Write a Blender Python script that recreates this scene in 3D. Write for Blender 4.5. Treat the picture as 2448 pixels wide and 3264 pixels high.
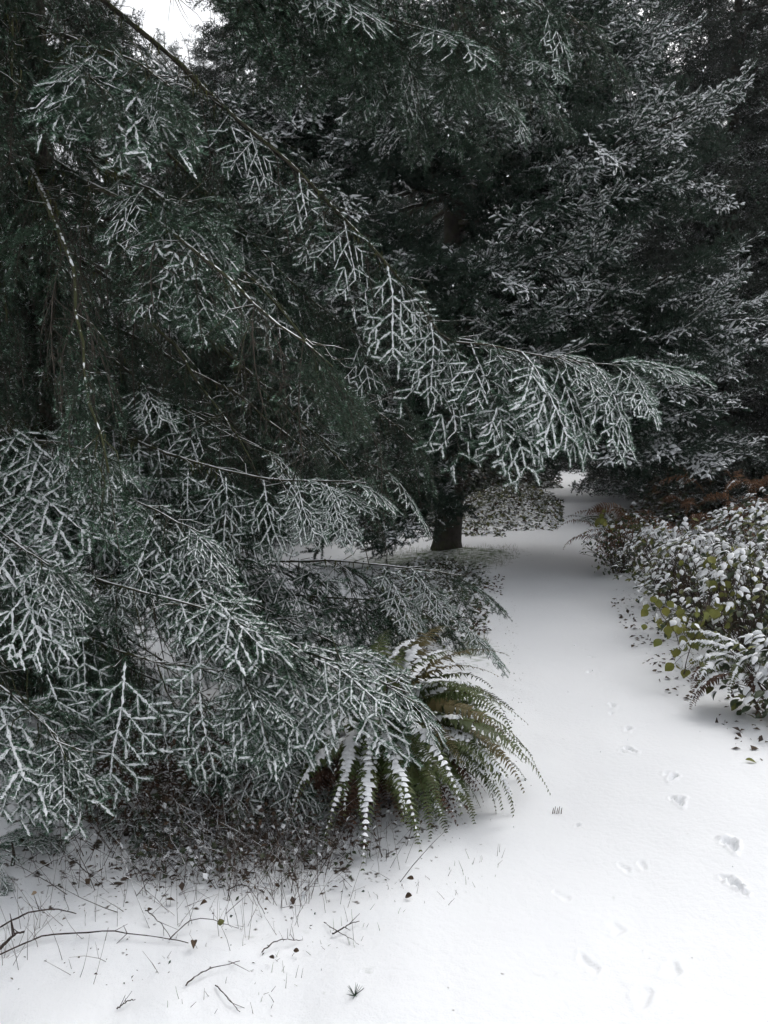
import bpy, math, random
import numpy as np
from mathutils import Matrix, Vector

rad = math.radians
sc = bpy.context.scene
for o in list(bpy.data.objects):
    bpy.data.objects.remove(o)
COL = sc.collection

# ---------------------------------------------------------------- camera
F = 2562.0                       # focal length in photo pixels (photo is 2448 x 3264)
CAMZ = 1.6
PITCH = math.atan(232.0 / F)     # looking slightly down
cam_d = bpy.data.cameras.new('camera')
cam = bpy.data.objects.new('camera', cam_d)
COL.objects.link(cam)
cam.location = (0, 0, CAMZ)
cam.rotation_euler = (math.pi / 2 - PITCH, 0, 0)
cam_d.sensor_fit = 'VERTICAL'
cam_d.sensor_height = 24.0
cam_d.lens = F / 3264.0 * 24.0
cam_d.clip_start = 0.05
cam_d.clip_end = 2000
sc.camera = cam

# ---------------------------------------------------------------- sky and sun (overcast)
SUN_EL, SUN_ROT = 52.0, 35.0
world = bpy.data.worlds.new('World')
sc.world = world
world.use_nodes = True
wn, wl = world.node_tree.nodes, world.node_tree.links
wn.clear()
w_out = wn.new('ShaderNodeOutputWorld')
w_bg = wn.new('ShaderNodeBackground')
w_sky = wn.new('ShaderNodeTexSky')
w_sky.sky_type = 'NISHITA'
w_sky.sun_disc = False
w_sky.sun_elevation = rad(SUN_EL)
w_sky.sun_rotation = rad(SUN_ROT)
w_sky.dust_density = 4.0
w_sky.air_density = 1.0
w_hsv = wn.new('ShaderNodeHueSaturation')
w_hsv.inputs['Saturation'].default_value = 0.16
wl.new(w_sky.outputs[0], w_hsv.inputs['Color'])
wl.new(w_hsv.outputs[0], w_bg.inputs[0])
wl.new(w_bg.outputs[0], w_out.inputs[0])
w_bg.inputs[1].default_value = 0.15
sun_d = bpy.data.lights.new('sun', 'SUN')
sun_d.energy = 0.5
sun_d.angle = rad(60)
sun_d.color = (1.0, 0.97, 0.93)
sun = bpy.data.objects.new('sun', sun_d)
COL.objects.link(sun)
sun.location = (0, 0, 30)
_e, _r = rad(SUN_EL), rad(SUN_ROT)
sdir = Vector((math.sin(_r) * math.cos(_e), math.cos(_r) * math.cos(_e), math.sin(_e)))
sun.rotation_euler = (-sdir).to_track_quat('-Z', 'Y').to_euler()

vs = sc.view_settings
vs.view_transform = 'Standard'
vs.look = 'None'
vs.gamma = 1.0
vs.exposure = 0.64
vs.use_curve_mapping = False
sc.render.engine = 'CYCLES'
sc.cycles.use_denoising = True
sc.cycles.use_adaptive_sampling = True
sc.cycles.adaptive_threshold = 0.04
sc.cycles.max_bounces = 5
sc.cycles.diffuse_bounces = 3
sc.cycles.glossy_bounces = 2
sc.cycles.transmission_bounces = 2
sc.cycles.volume_bounces = 1
sc.cycles.caustics_reflective = False
sc.cycles.caustics_refractive = False

CP, SP = math.cos(PITCH), math.sin(PITCH)


def ray(px, py):
    cx, cy = (px - 1224.0) / F, (1632.0 - py) / F
    return np.array([cx, CP + cy * SP, -SP + cy * CP])


def at(px, py, Y):
    d = ray(px, py)
    return np.array([0, 0, CAMZ]) + d * (Y / d[1])


def grd(px, py):
    d = ray(px, py)
    p = np.array([0, 0, CAMZ]) + d * (-CAMZ / d[2])
    return p


def proj(P):
    P = np.asarray(P, float)
    q = P - np.array([0, 0, CAMZ])
    w = q[..., 1] * CP - q[..., 2] * SP
    w = np.where(w < 0.05, 0.05, w)
    u = q[..., 1] * SP + q[..., 2] * CP
    return np.stack([1224 + F * q[..., 0] / w, 1632 - F * u / w], -1)


# ---------------------------------------------------------------- mesh helpers
def unit(v):
    v = np.asarray(v, float)
    n = np.linalg.norm(v, axis=-1, keepdims=True)
    return v / np.where(n < 1e-9, 1, n)


class Geo:
    def __init__(s):
        s.V, s.F, s.M, s.n = [], [], [], 0

    def add(s, V, Fc, m=0):
        V = np.asarray(V, np.float32).reshape(-1, 3)
        Fc = np.asarray(Fc, np.int32).reshape(-1, 3)
        s.V.append(V)
        s.F.append(Fc + s.n)
        m = np.asarray(m, np.int32)
        s.M.append(np.full(len(Fc), m, np.int32) if m.ndim == 0 else m)
        s.n += len(V)

    def arrays(s):
        if not s.V:
            return np.zeros((0, 3), np.float32), np.zeros((0, 3), np.int32), np.zeros(0, np.int32)
        return np.concatenate(s.V), np.concatenate(s.F), np.concatenate(s.M)

    def mesh(s, name, mats, smooth=True):
        return make_mesh(name, *s.arrays(), mats, smooth)


def make_mesh(name, V, Fc, M, mats, smooth=True):
    me = bpy.data.meshes.new(name)
    nf = len(Fc)
    me.vertices.add(len(V))
    me.vertices.foreach_set('co', np.ascontiguousarray(V, np.float32).ravel())
    me.loops.add(nf * 3)
    me.loops.foreach_set('vertex_index', np.ascontiguousarray(Fc, np.int32).ravel())
    me.polygons.add(nf)
    me.polygons.foreach_set('loop_start', np.arange(0, nf * 3, 3, dtype=np.int32))
    me.polygons.foreach_set('material_index', np.ascontiguousarray(M, np.int32))
    if smooth:
        me.polygons.foreach_set('use_smooth', np.ones(nf, bool))
    for m in mats:
        me.materials.append(m)
    me.update(calc_edges=True)
    return me


def link(name, me, parent=None, loc=None):
    o = bpy.data.objects.new(name, me)
    COL.objects.link(o)
    if parent is not None:
        o.parent = parent
    if loc is not None:
        o.location = [float(c) for c in loc]
    return o


def tag(o, label=None, cat=None, group=None, kind=None):
    if label:
        o['label'] = label
    if cat:
        o['category'] = cat
    if group:
        o['group'] = group
    if kind:
        o['kind'] = kind
    return o


def thing(name, label, cat, loc=(0, 0, 0), group=None):
    o = link(name, None, None, loc)
    o.empty_display_size = 0.2
    return tag(o, label, cat, group)


def smooth_poly(pts, n):
    """Catmull-Rom through pts, n samples."""
    P = np.asarray(pts, float)
    if len(P) == 2:
        t = np.linspace(0, 1, n)[:, None]
        return P[0] * (1 - t) + P[1] * t
    Q = np.vstack([2 * P[0] - P[1], P, 2 * P[-1] - P[-2]])
    d = np.concatenate([[0], np.cumsum(np.linalg.norm(np.diff(P, axis=0), axis=1))])
    u = np.interp(np.linspace(0, d[-1], n), d, np.arange(len(P)))
    i = np.minimum(u.astype(int), len(P) - 2)
    f = (u - i)[:, None]
    a, b, c, e = Q[i], Q[i + 1], Q[i + 2], Q[i + 3]
    return 0.5 * (2 * b + (c - a) * f + (2 * a - 5 * b + 4 * c - e) * f ** 2 + (3 * b - a - 3 * c + e) * f ** 3)


def tube(g, P, R, k=5, m=0, cap=True):
    P = np.asarray(P, float)
    n = len(P)
    R = np.broadcast_to(np.asarray(R, float), (n,))
    T = unit(np.gradient(P, axis=0))
    ref = np.array([0.31, 0.17, 0.93]) if abs(T[0][2]) < 0.8 else np.array([0.94, 0.2, 0.1])
    A = unit(ref - T * (T @ ref)[:, None])
    B = np.cross(T, A)
    an = np.arange(k) * 2 * np.pi / k
    V = P[:, None] + (A[:, None] * np.cos(an)[None, :, None] + B[:, None] * np.sin(an)[None, :, None]) * R[:, None, None]
    i = np.arange(n - 1)[:, None] * k
    j = np.arange(k)[None]
    j2 = (j + 1) % k
    a, b, c, d = i + j, i + j2, i + k + j2, i + k + j
    Fc = np.concatenate([np.stack([a, b, c], -1).reshape(-1, 3), np.stack([a, c, d], -1).reshape(-1, 3)])
    V = V.reshape(-1, 3)
    if cap:
        V = np.vstack([V, P[-1] + T[-1] * R[-1]])
        e = (n - 1) * k
        Fc = np.vstack([Fc, np.stack([e + np.arange(k), e + (np.arange(k) + 1) % k, np.full(k, n * k)], -1)])
    g.add(V, Fc, m)


# cheap smooth value noise
_rn = np.random.RandomState(5)
_lat = _rn.rand(64, 64)


def vnoise(x, y, s=1.0, o=0):
    x = np.asarray(x) / s + 17.3 + o * 7.7
    y = np.asarray(y) / s + 5.1 + o * 3.1
    xi, yi = np.floor(x).astype(int), np.floor(y).astype(int)
    fx, fy = x - xi, y - yi
    fx, fy = fx * fx * (3 - 2 * fx), fy * fy * (3 - 2 * fy)
    L = lambda a, b: _lat[a % 64, b % 64]
    return (L(xi, yi) * (1 - fx) + L(xi + 1, yi) * fx) * (1 - fy) + (L(xi, yi + 1) * (1 - fx) + L(xi + 1, yi + 1) * fx) * fy


# ---------------------------------------------------------------- materials
def mat(name, c1, c2=None, rough=0.7, scale=6.0, snow=None, bump=0.0, bscale=40.0, c3=None, spec=0.3, moss=None, sub=0.0):
    """procedural: two-tone noise colour; optional moss and snow lying on upward faces."""
    m = bpy.data.materials.new(name)
    m.use_nodes = True
    N, L = m.node_tree.nodes, m.node_tree.links
    b = N['Principled BSDF']
    b.inputs['Roughness'].default_value = rough
    b.inputs['Specular IOR Level'].default_value = spec
    geo = N.new('ShaderNodeNewGeometry')
    nz = N.new('ShaderNodeTexNoise')
    nz.inputs['Scale'].default_value = scale
    nz.inputs['Detail'].default_value = 3.0
    L.new(geo.outputs['Position'], nz.inputs['Vector'])
    ramp = N.new('ShaderNodeValToRGB')
    ramp.color_ramp.elements[0].position = 0.32
    ramp.color_ramp.elements[1].position = 0.68
    ramp.color_ramp.elements[0].color = (*c1, 1)
    ramp.color_ramp.elements[1].color = (*(c2 or c1), 1)
    if c3:
        e = ramp.color_ramp.elements.new(0.5)
        e.color = (*c3, 1)
    L.new(nz.outputs['Fac'], ramp.inputs['Fac'])
    col = ramp.outputs['Color']

    def layer(col, color, lo, hi, nscale):
        sep = N.new('ShaderNodeSeparateXYZ')
        L.new(geo.outputs['Normal'], sep.inputs[0])
        n2 = N.new('ShaderNodeTexNoise')
        n2.inputs['Scale'].default_value = nscale
        n2.inputs['Detail'].default_value = 2.0
        L.new(geo.outputs['Position'], n2.inputs['Vector'])
        ad = N.new('ShaderNodeMath')
        ad.operation = 'MULTIPLY_ADD'
        L.new(n2.outputs['Fac'], ad.inputs[0])
        ad.inputs[1].default_value = 1.6
        L.new(sep.outputs['Z'], ad.inputs[2])
        mr = N.new('ShaderNodeMapRange')
        mr.inputs['From Min'].default_value = lo
        mr.inputs['From Max'].default_value = hi
        L.new(ad.outputs[0], mr.inputs['Value'])
        mx = N.new('ShaderNodeMix')
        mx.data_type = 'RGBA'
        L.new(mr.outputs[0], mx.inputs['Factor'])
        L.new(col, mx.inputs['A'])
        mx.inputs['B'].default_value = (*color, 1)
        return mx.outputs['Result']
    if moss:
        col = layer(col, moss, 0.7, 1.3, 9.0)
    if snow is not None:
        col = layer(col, (0.84, 0.86, 0.88), snow, snow + 0.12, 22.0)
    L.new(col, b.inputs['Base Color'])
    if bump:
        bn = N.new('ShaderNodeTexNoise')
        bn.inputs['Scale'].default_value = bscale
        bn.inputs['Detail'].default_value = 4.0
        L.new(geo.outputs['Position'], bn.inputs['Vector'])
        bp = N.new('ShaderNodeBump')
        bp.inputs['Strength'].default_value = bump
        bp.inputs['Distance'].default_value = 0.02
        L.new(bn.outputs['Fac'], bp.inputs['Height'])
        L.new(bp.outputs[0], b.inputs['Normal'])
    if sub:
        b.inputs['Subsurface Weight'].default_value = sub
        b.inputs['Subsurface Radius'].default_value = (0.02, 0.02, 0.025)
    return m


SNOW = mat('snow', (0.83, 0.85, 0.87), (0.87, 0.88, 0.9), 0.85, 30, bump=0.25, bscale=180, spec=0.2)
FROST = mat('frosted_needles', (0.060, 0.135, 0.084), (0.21, 0.325, 0.235), 0.75, 60, spec=0.2)
NEEDLE = mat('fir_needles', (0.007, 0.023, 0.011), (0.019, 0.047, 0.023), 0.5, 5, c3=(0.012, 0.034, 0.016))
NEEDLE2 = mat('spruce_needles', (0.006, 0.022, 0.012), (0.016, 0.042, 0.023), 0.55, 4)
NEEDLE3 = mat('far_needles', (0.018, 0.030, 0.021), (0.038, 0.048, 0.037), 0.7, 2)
TWIG = mat('twig_bark', (0.030, 0.023, 0.018), (0.060, 0.048, 0.038), 0.85, 30)
BARK = mat('bark', (0.020, 0.016, 0.013), (0.052, 0.042, 0.034), 0.9, 14, bump=0.8, bscale=35, moss=(0.035, 0.040, 0.014))
LIMBBARK = mat('limb_bark', (0.022, 0.018, 0.014), (0.055, 0.046, 0.036), 0.9, 20, bump=0.6, bscale=50, moss=(0.040, 0.046, 0.016), snow=1.55)
MOSS = mat('hanging_moss', (0.035, 0.040, 0.010), (0.070, 0.072, 0.020), 0.9, 12)

# spray material slots: 0 wood, 1 green, 2 frosted, 3 snow
FIRM = [TWIG, NEEDLE, FROST, SNOW]
SPRM = [TWIG, NEEDLE2, FROST, SNOW]
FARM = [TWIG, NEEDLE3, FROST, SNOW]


# ---------------------------------------------------------------- conifer sprays
def spray_shoots(rng, L, style):
    """flat frond of shoots in the local XY plane (axis +X, upper side +Z)."""
    S = []   # p0, d, length, level

    def go(p, d, length, level, zdrop):
        d = unit(d)
        S.append((p, d, length, level))
        return p + d * length
    p = np.zeros(3)
    d = np.array([1.0, 0, 0])
    s = 0.0
    sp0 = {'fir': 0.088, 'spruce': 0.075, 'bare': 0.10}[style]
    side0 = rng.choice([-1, 1])
    while s < L - 0.03:
        step = min(sp0 * rng.uniform(0.7, 1.35), L - s)
        d = unit(d + np.array([0, rng.uniform(-.13, .13), rng.uniform(-.10, .06)]))
        p1 = go(p, d, step, 0, 0)
        s += step
        fr = s / L
        prof = min(1.0, 0.35 + fr / 0.3) * (1 - fr) ** 0.75
        for sd in (-1, 1):
            if rng.rand() < (0.30 if style == 'bare' else 0.10):
                continue
            ll = L * (0.42 if style != 'spruce' else .30) * prof * rng.uniform(0.6, 1.2) + rng.uniform(0.06, 0.09)
            an = rad(rng.uniform(38, 58))
            perp = np.array([-d[1], d[0], 0]) * sd
            ld = d * math.cos(an) + perp * math.sin(an) + np.array([0, 0, rng.uniform(-.22, .08) if style != 'spruce' else rng.uniform(-.6, .55)])
            q = p1.copy()
            t = 0.0
            ld = unit(ld)
            sub = sp0 * 0.85
            while t < ll - 0.01:
                st = min(sub * rng.uniform(0.7, 1.3), ll - t)
                ld = unit(ld + np.array([0, 0, -0.04]) + rng.uniform(-.07, .07, 3))
                q1 = go(q, ld, st, 1, 0)
                t += st
                if ll - t > 0.01 or ll > 0.08:
                    for s2 in (-1, 1):
                        if rng.rand() < (0.5 if style == 'bare' else 0.30):
                            continue
                        l2 = 0.42 * (ll - t) * rng.uniform(0.6, 1.2) + rng.uniform(0.045, 0.075)
                        a2 = rad(rng.uniform(36, 56))
                        p2 = np.cross(np.array([0, 0, 1.0]), ld) * s2
                        go(q1, ld * math.cos(a2) + p2 * math.sin(a2) + np.array([0, 0, rng.uniform(-.16, .08) if style != 'spruce' else rng.uniform(-.6, .7)]), l2, 2, 0)
                q = q1
        if style == 'spruce' and rng.rand() < 0.6:   # some shoots stand up from the axis
            go(p1, d * 0.6 + np.array([0, rng.uniform(-.5, .5), rng.uniform(.4, .9)]), rng.uniform(.05, .09), 2, 0)
        p = p1
    return S


def spray_geo(seed, L=0.55, style='fir', snow=1.0, dens=2300, nlen=0.024, nwid=0.0010, rings=9, K=4, rsn=0.0046, wood=True, minlev=0, flat=0.6):
    rng = np.random.RandomState(seed)
    S = spray_shoots(rng, L, style)
    p0 = np.array([s[0] for s in S])
    d = np.array([s[1] for s in S])
    l = np.array([s[2] for s in S])
    lev = np.array([s[3] for s in S])
    up = np.array([0, 0, 1.0])
    Nn = unit(up - d * (d @ up)[:, None])
    Sv = np.cross(Nn, d)
    g = Geo()
    # droop of the whole spray
    k_dr = 0.22 if style != 'spruce' else -0.10

    def bend(P):
        P = P.copy()
        x = P[..., 0]
        r2 = x * x + P[..., 1] ** 2 * 1.5
        P[..., 2] -= k_dr * r2 / max(L, .3) * 1.0
        return P
    # wood
    if wood:
        r = np.array([0.0034, 0.0020, 0.0014])[lev] * (1.3 if style == 'bare' else 1.0)
        an = np.arange(3) * 2 * np.pi / 3
        ring = Sv[:, None] * np.cos(an)[None, :, None] + Nn[:, None] * np.sin(an)[None, :, None]
        a = p0[:, None] + ring * r[:, None, None]
        b = (p0 + d * l[:, None])[:, None] + ring * r[:, None, None] * 0.8
        V = np.concatenate([a, b], 1)
        base = (np.arange(len(S)) * 6)[:, None]
        f = np.array([[0, 1, 4], [0, 4, 3], [1, 2, 5], [1, 5, 4], [2, 0, 3], [2, 3, 5]])
        g.add(bend(V.reshape(-1, 3)), (base[:, None] + f[None]).reshape(-1, 3), 0)
    # needles
    keep = np.ones(len(S), bool)
    dd = dens * (np.where(lev == 0, 0.35, 1.0) if style == 'fir' else np.where(lev == 0, 0.6, 1.0))
    if style == 'bare':
        dd = dens * np.where(rng.rand(len(S)) < 0.45, 0.6, 0.04)
    cnt = np.maximum((l * dd).astype(int), 0)
    idx = np.repeat(np.arange(len(S)), cnt)
    n = len(idx)
    if n:
        t = rng.rand(n)
        if flat > 0:
            phi = np.where(rng.rand(n) < 0.5, 0.35, np.pi - 0.35) + rng.randn(n) * (1.25 - flat)
        else:
            phi = rng.rand(n) * 2 * np.pi
        fw = rng.uniform(0.45, 0.85, n)
        dirn = unit(d[idx] * fw[:, None] + Sv[idx] * np.cos(phi)[:, None] + Nn[idx] * np.sin(phi)[:, None])
        ln = nlen * rng.uniform(0.7, 1.15, n) * np.where(t > 0.9, 0.85, 1.0)
        b0 = p0[idx] + d[idx] * (t * l[idx])[:, None]
        wv = unit(np.cross(dirn, rng.randn(n, 3)))
        sphi = np.sin(phi)
        pw = np.clip((0.15 if style != 'spruce' else -.15) + 0.64 * sphi, 0.01, 0.88) * np.where(rng.rand(len(S)) < (snow * 1.3 if snow < .7 else 1), min(1.0, .45 + .55 * snow), .02)[idx]
        white = rng.rand(n) < pw
        wd = nwid * np.where(white, 1.7, 1.0) * rng.uniform(.8, 1.2, n)
        V = np.stack([b0 + wv * wd[:, None], b0 - wv * wd[:, None], b0 + dirn * ln[:, None]], 1)
        g.add(bend(V.reshape(-1, 3)), np.arange(n * 3).reshape(-1, 3), np.where(white, np.where(rng.rand(n) < (0.16 if style != 'spruce' else .45), 3, 2), 1))
    # snow lying along the shoots
    sel = rng.rand(len(S)) < np.clip(0.25 + 0.75 * snow, 0, 1) * (1.0 if snow > 0.25 else snow * 2.5)
    sel &= l > 0.02
    if rsn > 0 and snow > .47 and sel.any():
        P, D, Lh, NN, SS = p0[sel], d[sel], l[sel], Nn[sel], Sv[sel]
        m = len(P)
        tt = np.linspace(-0.02, 1.06, rings)
        prof = np.sqrt(np.clip(1 - (2 * (tt + .02) / 1.08 - 1) ** 6, 0, 1)) * 0.95 + 0.05
        R = rsn * (0.55 + 0.45 * snow) * prof[None] * rng.uniform(0.30, 1.55, (m, rings))
        off = rng.uniform(-0.35, 0.35, (m, rings)) * rsn
        C = P[:, None] + D[:, None] * (tt[None] * Lh[:, None])[..., None] + NN[:, None] * (0.003 if style != 'spruce' else .007) + SS[:, None] * off[..., None]
        an = np.linspace(rad(-78), rad(78), K)
        V = C[:, :, None] + (SS[:, None, None] * np.sin(an)[None, None, :, None] * 1.15 + NN[:, None, None] * (np.cos(an)[None, None, :, None] - 0.15)) * (R[..., None] * rng.uniform(.55, 1.4, (m, rings, K)))[..., None]
        bi = np.arange(m)[:, None, None] * rings * K + np.arange(rings - 1)[None, :, None] * K + np.arange(K - 1)[None, None]
        f = np.concatenate([np.stack([bi, bi + 1, bi + K + 1], -1).reshape(-1, 3), np.stack([bi, bi + K + 1, bi + K], -1).reshape(-1, 3)])
        g.add(bend(V.reshape(-1, 3)), f, 3)
    return g.arrays()


# libraries: (V,F,M) arrays, unit-size sprays
FIR_HI = [spray_geo(10 + i, [0.50, 0.60, 0.55, 0.45][i % 4], 'fir', sn) for i, sn in enumerate([1.0, 1.0, 0.95, 1.0, 0.6, 0.55, 0.6, 0.5])]
FIR_HI += [spray_geo(25, .85, 'fir', 1.0, dens=1100), spray_geo(26, .80, 'fir', 1.0, dens=1100)]
FIR_DARK = [spray_geo(30 + i, 0.58, 'fir', [0.30, 0.16, 0.42][i], dens=1000) for i in range(3)]
FIR_BARE = [spray_geo(40 + i, 0.62, 'bare', [0.30, 0.2, 0.4][i], dens=800) for i in range(3)]
SPR_MI = [spray_geo(60 + i, 0.55, 'spruce', [1.0, 0.9, 0.6, 0.12, 0.05][i], dens=850, nlen=0.021, nwid=0.0020, rings=4, K=4, rsn=0.0105, flat=0) for i in range(5)]
FAR_LO = [spray_geo(80 + i, 0.75, 'spruce', [0.5, 0.25, 0.15][i], dens=90, nlen=0.035, nwid=0.007, rings=3, K=3, rsn=0.009, wood=True, flat=0) for i in range(3)]


def frame(axis, nrm, scale):
    x = unit(axis)
    z = unit(np.asarray(nrm) - x * np.dot(nrm, x))
    y = np.cross(z, x)
    return np.stack([x, y, z], 1) * scale


def mat4(Rm, p):
    m = Matrix.Identity(4)
    for i in range(3):
        for j in range(3):
            m[i][j] = float(Rm[i, j])
        m[i][3] = float(p[i])
    return m


def proto_objects(libs, mats, name='spray'):
    """unlinked prototypes, one collection, for foliage nobody could count."""
    c = bpy.data.collections.new(name + '_kinds')
    for i, a in enumerate(libs):
        me = a if isinstance(a, bpy.types.Mesh) else make_mesh(name, *a, mats, False)
        c.objects.link(bpy.data.objects.new('%s_kind_%02d' % (name, i), me))
    return c


def scatter_tree(coll):
    ng = bpy.data.node_groups.new('foliage', 'GeometryNodeTree')
    ng.interface.new_socket('Geometry', in_out='INPUT', socket_type='NodeSocketGeometry')
    ng.interface.new_socket('Geometry', in_out='OUTPUT', socket_type='NodeSocketGeometry')
    N, L = ng.nodes, ng.links
    gi, go = N.new('NodeGroupInput'), N.new('NodeGroupOutput')
    ip = N.new('GeometryNodeInstanceOnPoints')
    ci = N.new('GeometryNodeCollectionInfo')
    ci.inputs['Collection'].default_value = coll
    ci.inputs['Separate Children'].default_value = True
    ci.inputs['Reset Children'].default_value = True
    ip.inputs['Pick Instance'].default_value = True

    def na(nm, t):
        n = N.new('GeometryNodeInputNamedAttribute')
        n.data_type = t
        n.inputs['Name'].default_value = nm
        return n.outputs['Attribute']
    L.new(gi.outputs[0], ip.inputs['Points'])
    L.new(ci.outputs[0], ip.inputs['Instance'])
    L.new(na('kind_index', 'INT'), ip.inputs['Instance Index'])
    L.new(na('turn', 'FLOAT_VECTOR'), ip.inputs['Rotation'])
    L.new(na('size', 'FLOAT'), ip.inputs['Scale'])
    L.new(ip.outputs[0], go.inputs[0])
    return ng


def merge_sprays(items, origin, ng, name, parent):
    """items: (kind index, point, 3x3). One object; the sprays are placed by geometry nodes."""
    me = bpy.data.meshes.new(name)
    n = len(items)
    me.vertices.add(n)
    me.vertices.foreach_set('co', np.array([it[1] - origin for it in items], np.float32).ravel())
    rot, siz = [], []
    for _, _, Rm in items:
        k = float(np.linalg.norm(Rm[:, 0]))
        siz.append(k)
        rot += list(Matrix((Rm / k).tolist()).to_euler())
    a = me.attributes.new('turn', 'FLOAT_VECTOR', 'POINT')
    a.data.foreach_set('vector', np.array(rot, np.float32))
    a = me.attributes.new('size', 'FLOAT', 'POINT')
    a.data.foreach_set('value', np.array(siz, np.float32))
    a = me.attributes.new('kind_index', 'INT', 'POINT')
    a.data.foreach_set('value', np.array([it[0] for it in items], np.int32))
    o = link(name, me, parent)
    md = o.modifiers.new('foliage', 'NODES')
    md.node_group = ng
    o['kind'] = 'stuff'
    return o


def trunk(g, P, R, k, rng, amp=.07):
    g2 = Geo()
    tube(g2, P, R, k, 0)
    V, Fc, M = g2.arrays()
    n = len(P)
    C = np.repeat(np.asarray(P), k, axis=0)
    an = np.tile(np.arange(k), n)
    rid = rng.uniform(-1, 1, k)[an] * .6 + (vnoise(an * 1.7, C[:, 2] * 2.2, 1.0, 3) - .5) * 1.6
    V[:n * k] = C + (V[:n * k] - C) * (1 + amp * rid)[:, None]
    g.add(V, Fc, M)


class Limb:
    def __init__(s, P, r0, r1):
        s.P = P
        s.r0, s.r1 = r0, r1
        s.T = unit(np.gradient(P, axis=0))
        s.sprays = []     # (p, R, kind)


def limb_mesh(lb, rng, moss=0.0, k=5):
    g = Geo()
    P = lb.P - lb.P[0]
    n = len(P)
    R = np.linspace(lb.r0, lb.r1, n) * rng.uniform(.85, 1.15, n)
    tube(g, P, R, k, 0)
    # twiggy stubs
    for i in range(int(n * 1.5)):
        j = rng.randint(1, n - 1)
        dv = unit(rng.randn(3) + lb.T[j] * .8 + np.array([0, 0, -.5]))
        L = rng.uniform(.08, .4)
        Q = P[j] + dv * np.linspace(0, L, 4)[:, None] + rng.randn(4, 3) * .012 + np.array([0, 0, -.15]) * (np.linspace(0, 1, 4)[:, None] ** 2) * L
        tube(g, Q, np.linspace(.0035, .0012, 4), 3, 0)
    if moss > 0:
        m = int(n * 11 * moss)
        cl = rng.rand(max(2, n // 5)) * (n - 1)
        j = np.clip(rng.choice(cl * .75, m) + rng.randn(m) * 1.1, 0, n - 1.01)
        fj = (j - j.astype(int))[:, None]
        j = j.astype(int)
        b = P[j] * (1 - fj) + P[np.minimum(j + 1, n - 1)] * fj + rng.randn(m, 3) * np.array([.02, .02, .012])
        ln = rng.rand(m) ** 2 * .10 + .015
        w = rng.uniform(.0015, .005, m)
        h = unit(rng.randn(m, 3) * np.array([1, 1, .1]))
        V = np.stack([b - h * w[:, None], b + h * w[:, None], b + np.stack([rng.randn(m) * .012, rng.randn(m) * .012, -ln], 1)], 1)
        g.add(V.reshape(-1, 3), np.arange(m * 3).reshape(-1, 3), 1)
    # snow ridge lying along the top
    i0 = int(n * .25)
    if n - i0 > 4:
        C = P[i0:] + np.array([0, 0, 1.0]) * (R[i0:] * .75)[:, None]
        hs = unit(np.cross(lb.T[i0:], np.array([0, 0, 1.0])))
        rr = (R[i0:] * 0.85 + .002) * np.clip(vnoise(np.arange(n - i0) * .5, np.full(n - i0, lb.P[0][2] * 9.), 1.0) * 3.2 - 1.25, .02, 1.2) * rng.uniform(.6, 1.2, n - i0) * np.clip(1.1 - 1.7 * np.abs(lb.T[i0:, 2]), .01, 1) * .55
        rr[0] = rr[-1] = .001
        an = np.linspace(rad(-80), rad(80), 4)
        V = C[:, None] + (hs[:, None] * np.sin(an)[None, :, None] + np.array([0, 0, 1.0]) * np.cos(an)[None, :, None] * .8) * rr[:, None, None]
        m = n - i0
        bi = np.arange(m - 1)[:, None] * 4 + np.arange(3)[None]
        g.add(V.reshape(-1, 3), np.concatenate([np.stack([bi, bi + 1, bi + 5], -1).reshape(-1, 3), np.stack([bi, bi + 5, bi + 4], -1).reshape(-1, 3)]), 2)
    return g.mesh('limb', [LIMBBARK, MOSS, SNOW])


# ---------------------------------------------------------------- ground
PATH_L = np.array([grd(*p)[:2] for p in [(1250, 3264), (1180, 3000), (1420, 2760), (1600, 2560), (1640, 2350), (1580, 2150), (1545, 2000), (1530, 1900), (1590, 1800), (1650, 1755)]])
PATH_R = np.array([grd(*p)[:2] for p in [(2800, 3264), (2700, 2700), (2400, 2420), (2190, 2240), (2080, 2100), (1990, 2000), (1950, 1900), (1925, 1800), (1905, 1740), (1895, 1690)]])


def path_mask(x, y):
    """1 on the path, falling to 0 beside it (metres)."""
    xl = np.interp(y, PATH_L[:, 1], PATH_L[:, 0])
    xr = np.interp(y, PATH_R[:, 1], PATH_R[:, 0])
    dl, dr = x - xl, xr - x
    m = np.clip(np.minimum(dl, dr) / 0.7 + 0.5, 0, 1)
    m = m * m * (3 - 2 * m)
    m = m * np.clip((14.4 - y) / .8, 0, 1)
    # the track beyond: bends right then up, and a branch to the left
    def seg(pts, w):
        pts = np.array(pts)
        best = np.full(np.shape(x), 9e9)
        for a, b in zip(pts[:-1], pts[1:]):
            ab = b - a
            t = np.clip(((x - a[0]) * ab[0] + (y - a[1]) * ab[1]) / (ab @ ab), 0, 1)
            best = np.minimum(best, np.hypot(x - a[0] - t * ab[0], y - a[1] - t * ab[1]))
        return np.clip((w - best) / 0.3 + 0.5, 0, 1)
    far = seg([grd(1800, 1760)[:2], grd(1890, 1675)[:2], grd(1865, 1600)[:2], grd(1805, 1545)[:2], grd(1775, 1500)[:2], grd(1765, 1460)[:2]], 0.62)
    left = seg([grd(1750, 1745)[:2], grd(1500, 1725)[:2], grd(1150, 1715)[:2], grd(800, 1710)[:2]], 0.75)
    return np.maximum(m, np.maximum(far, left))


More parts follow.
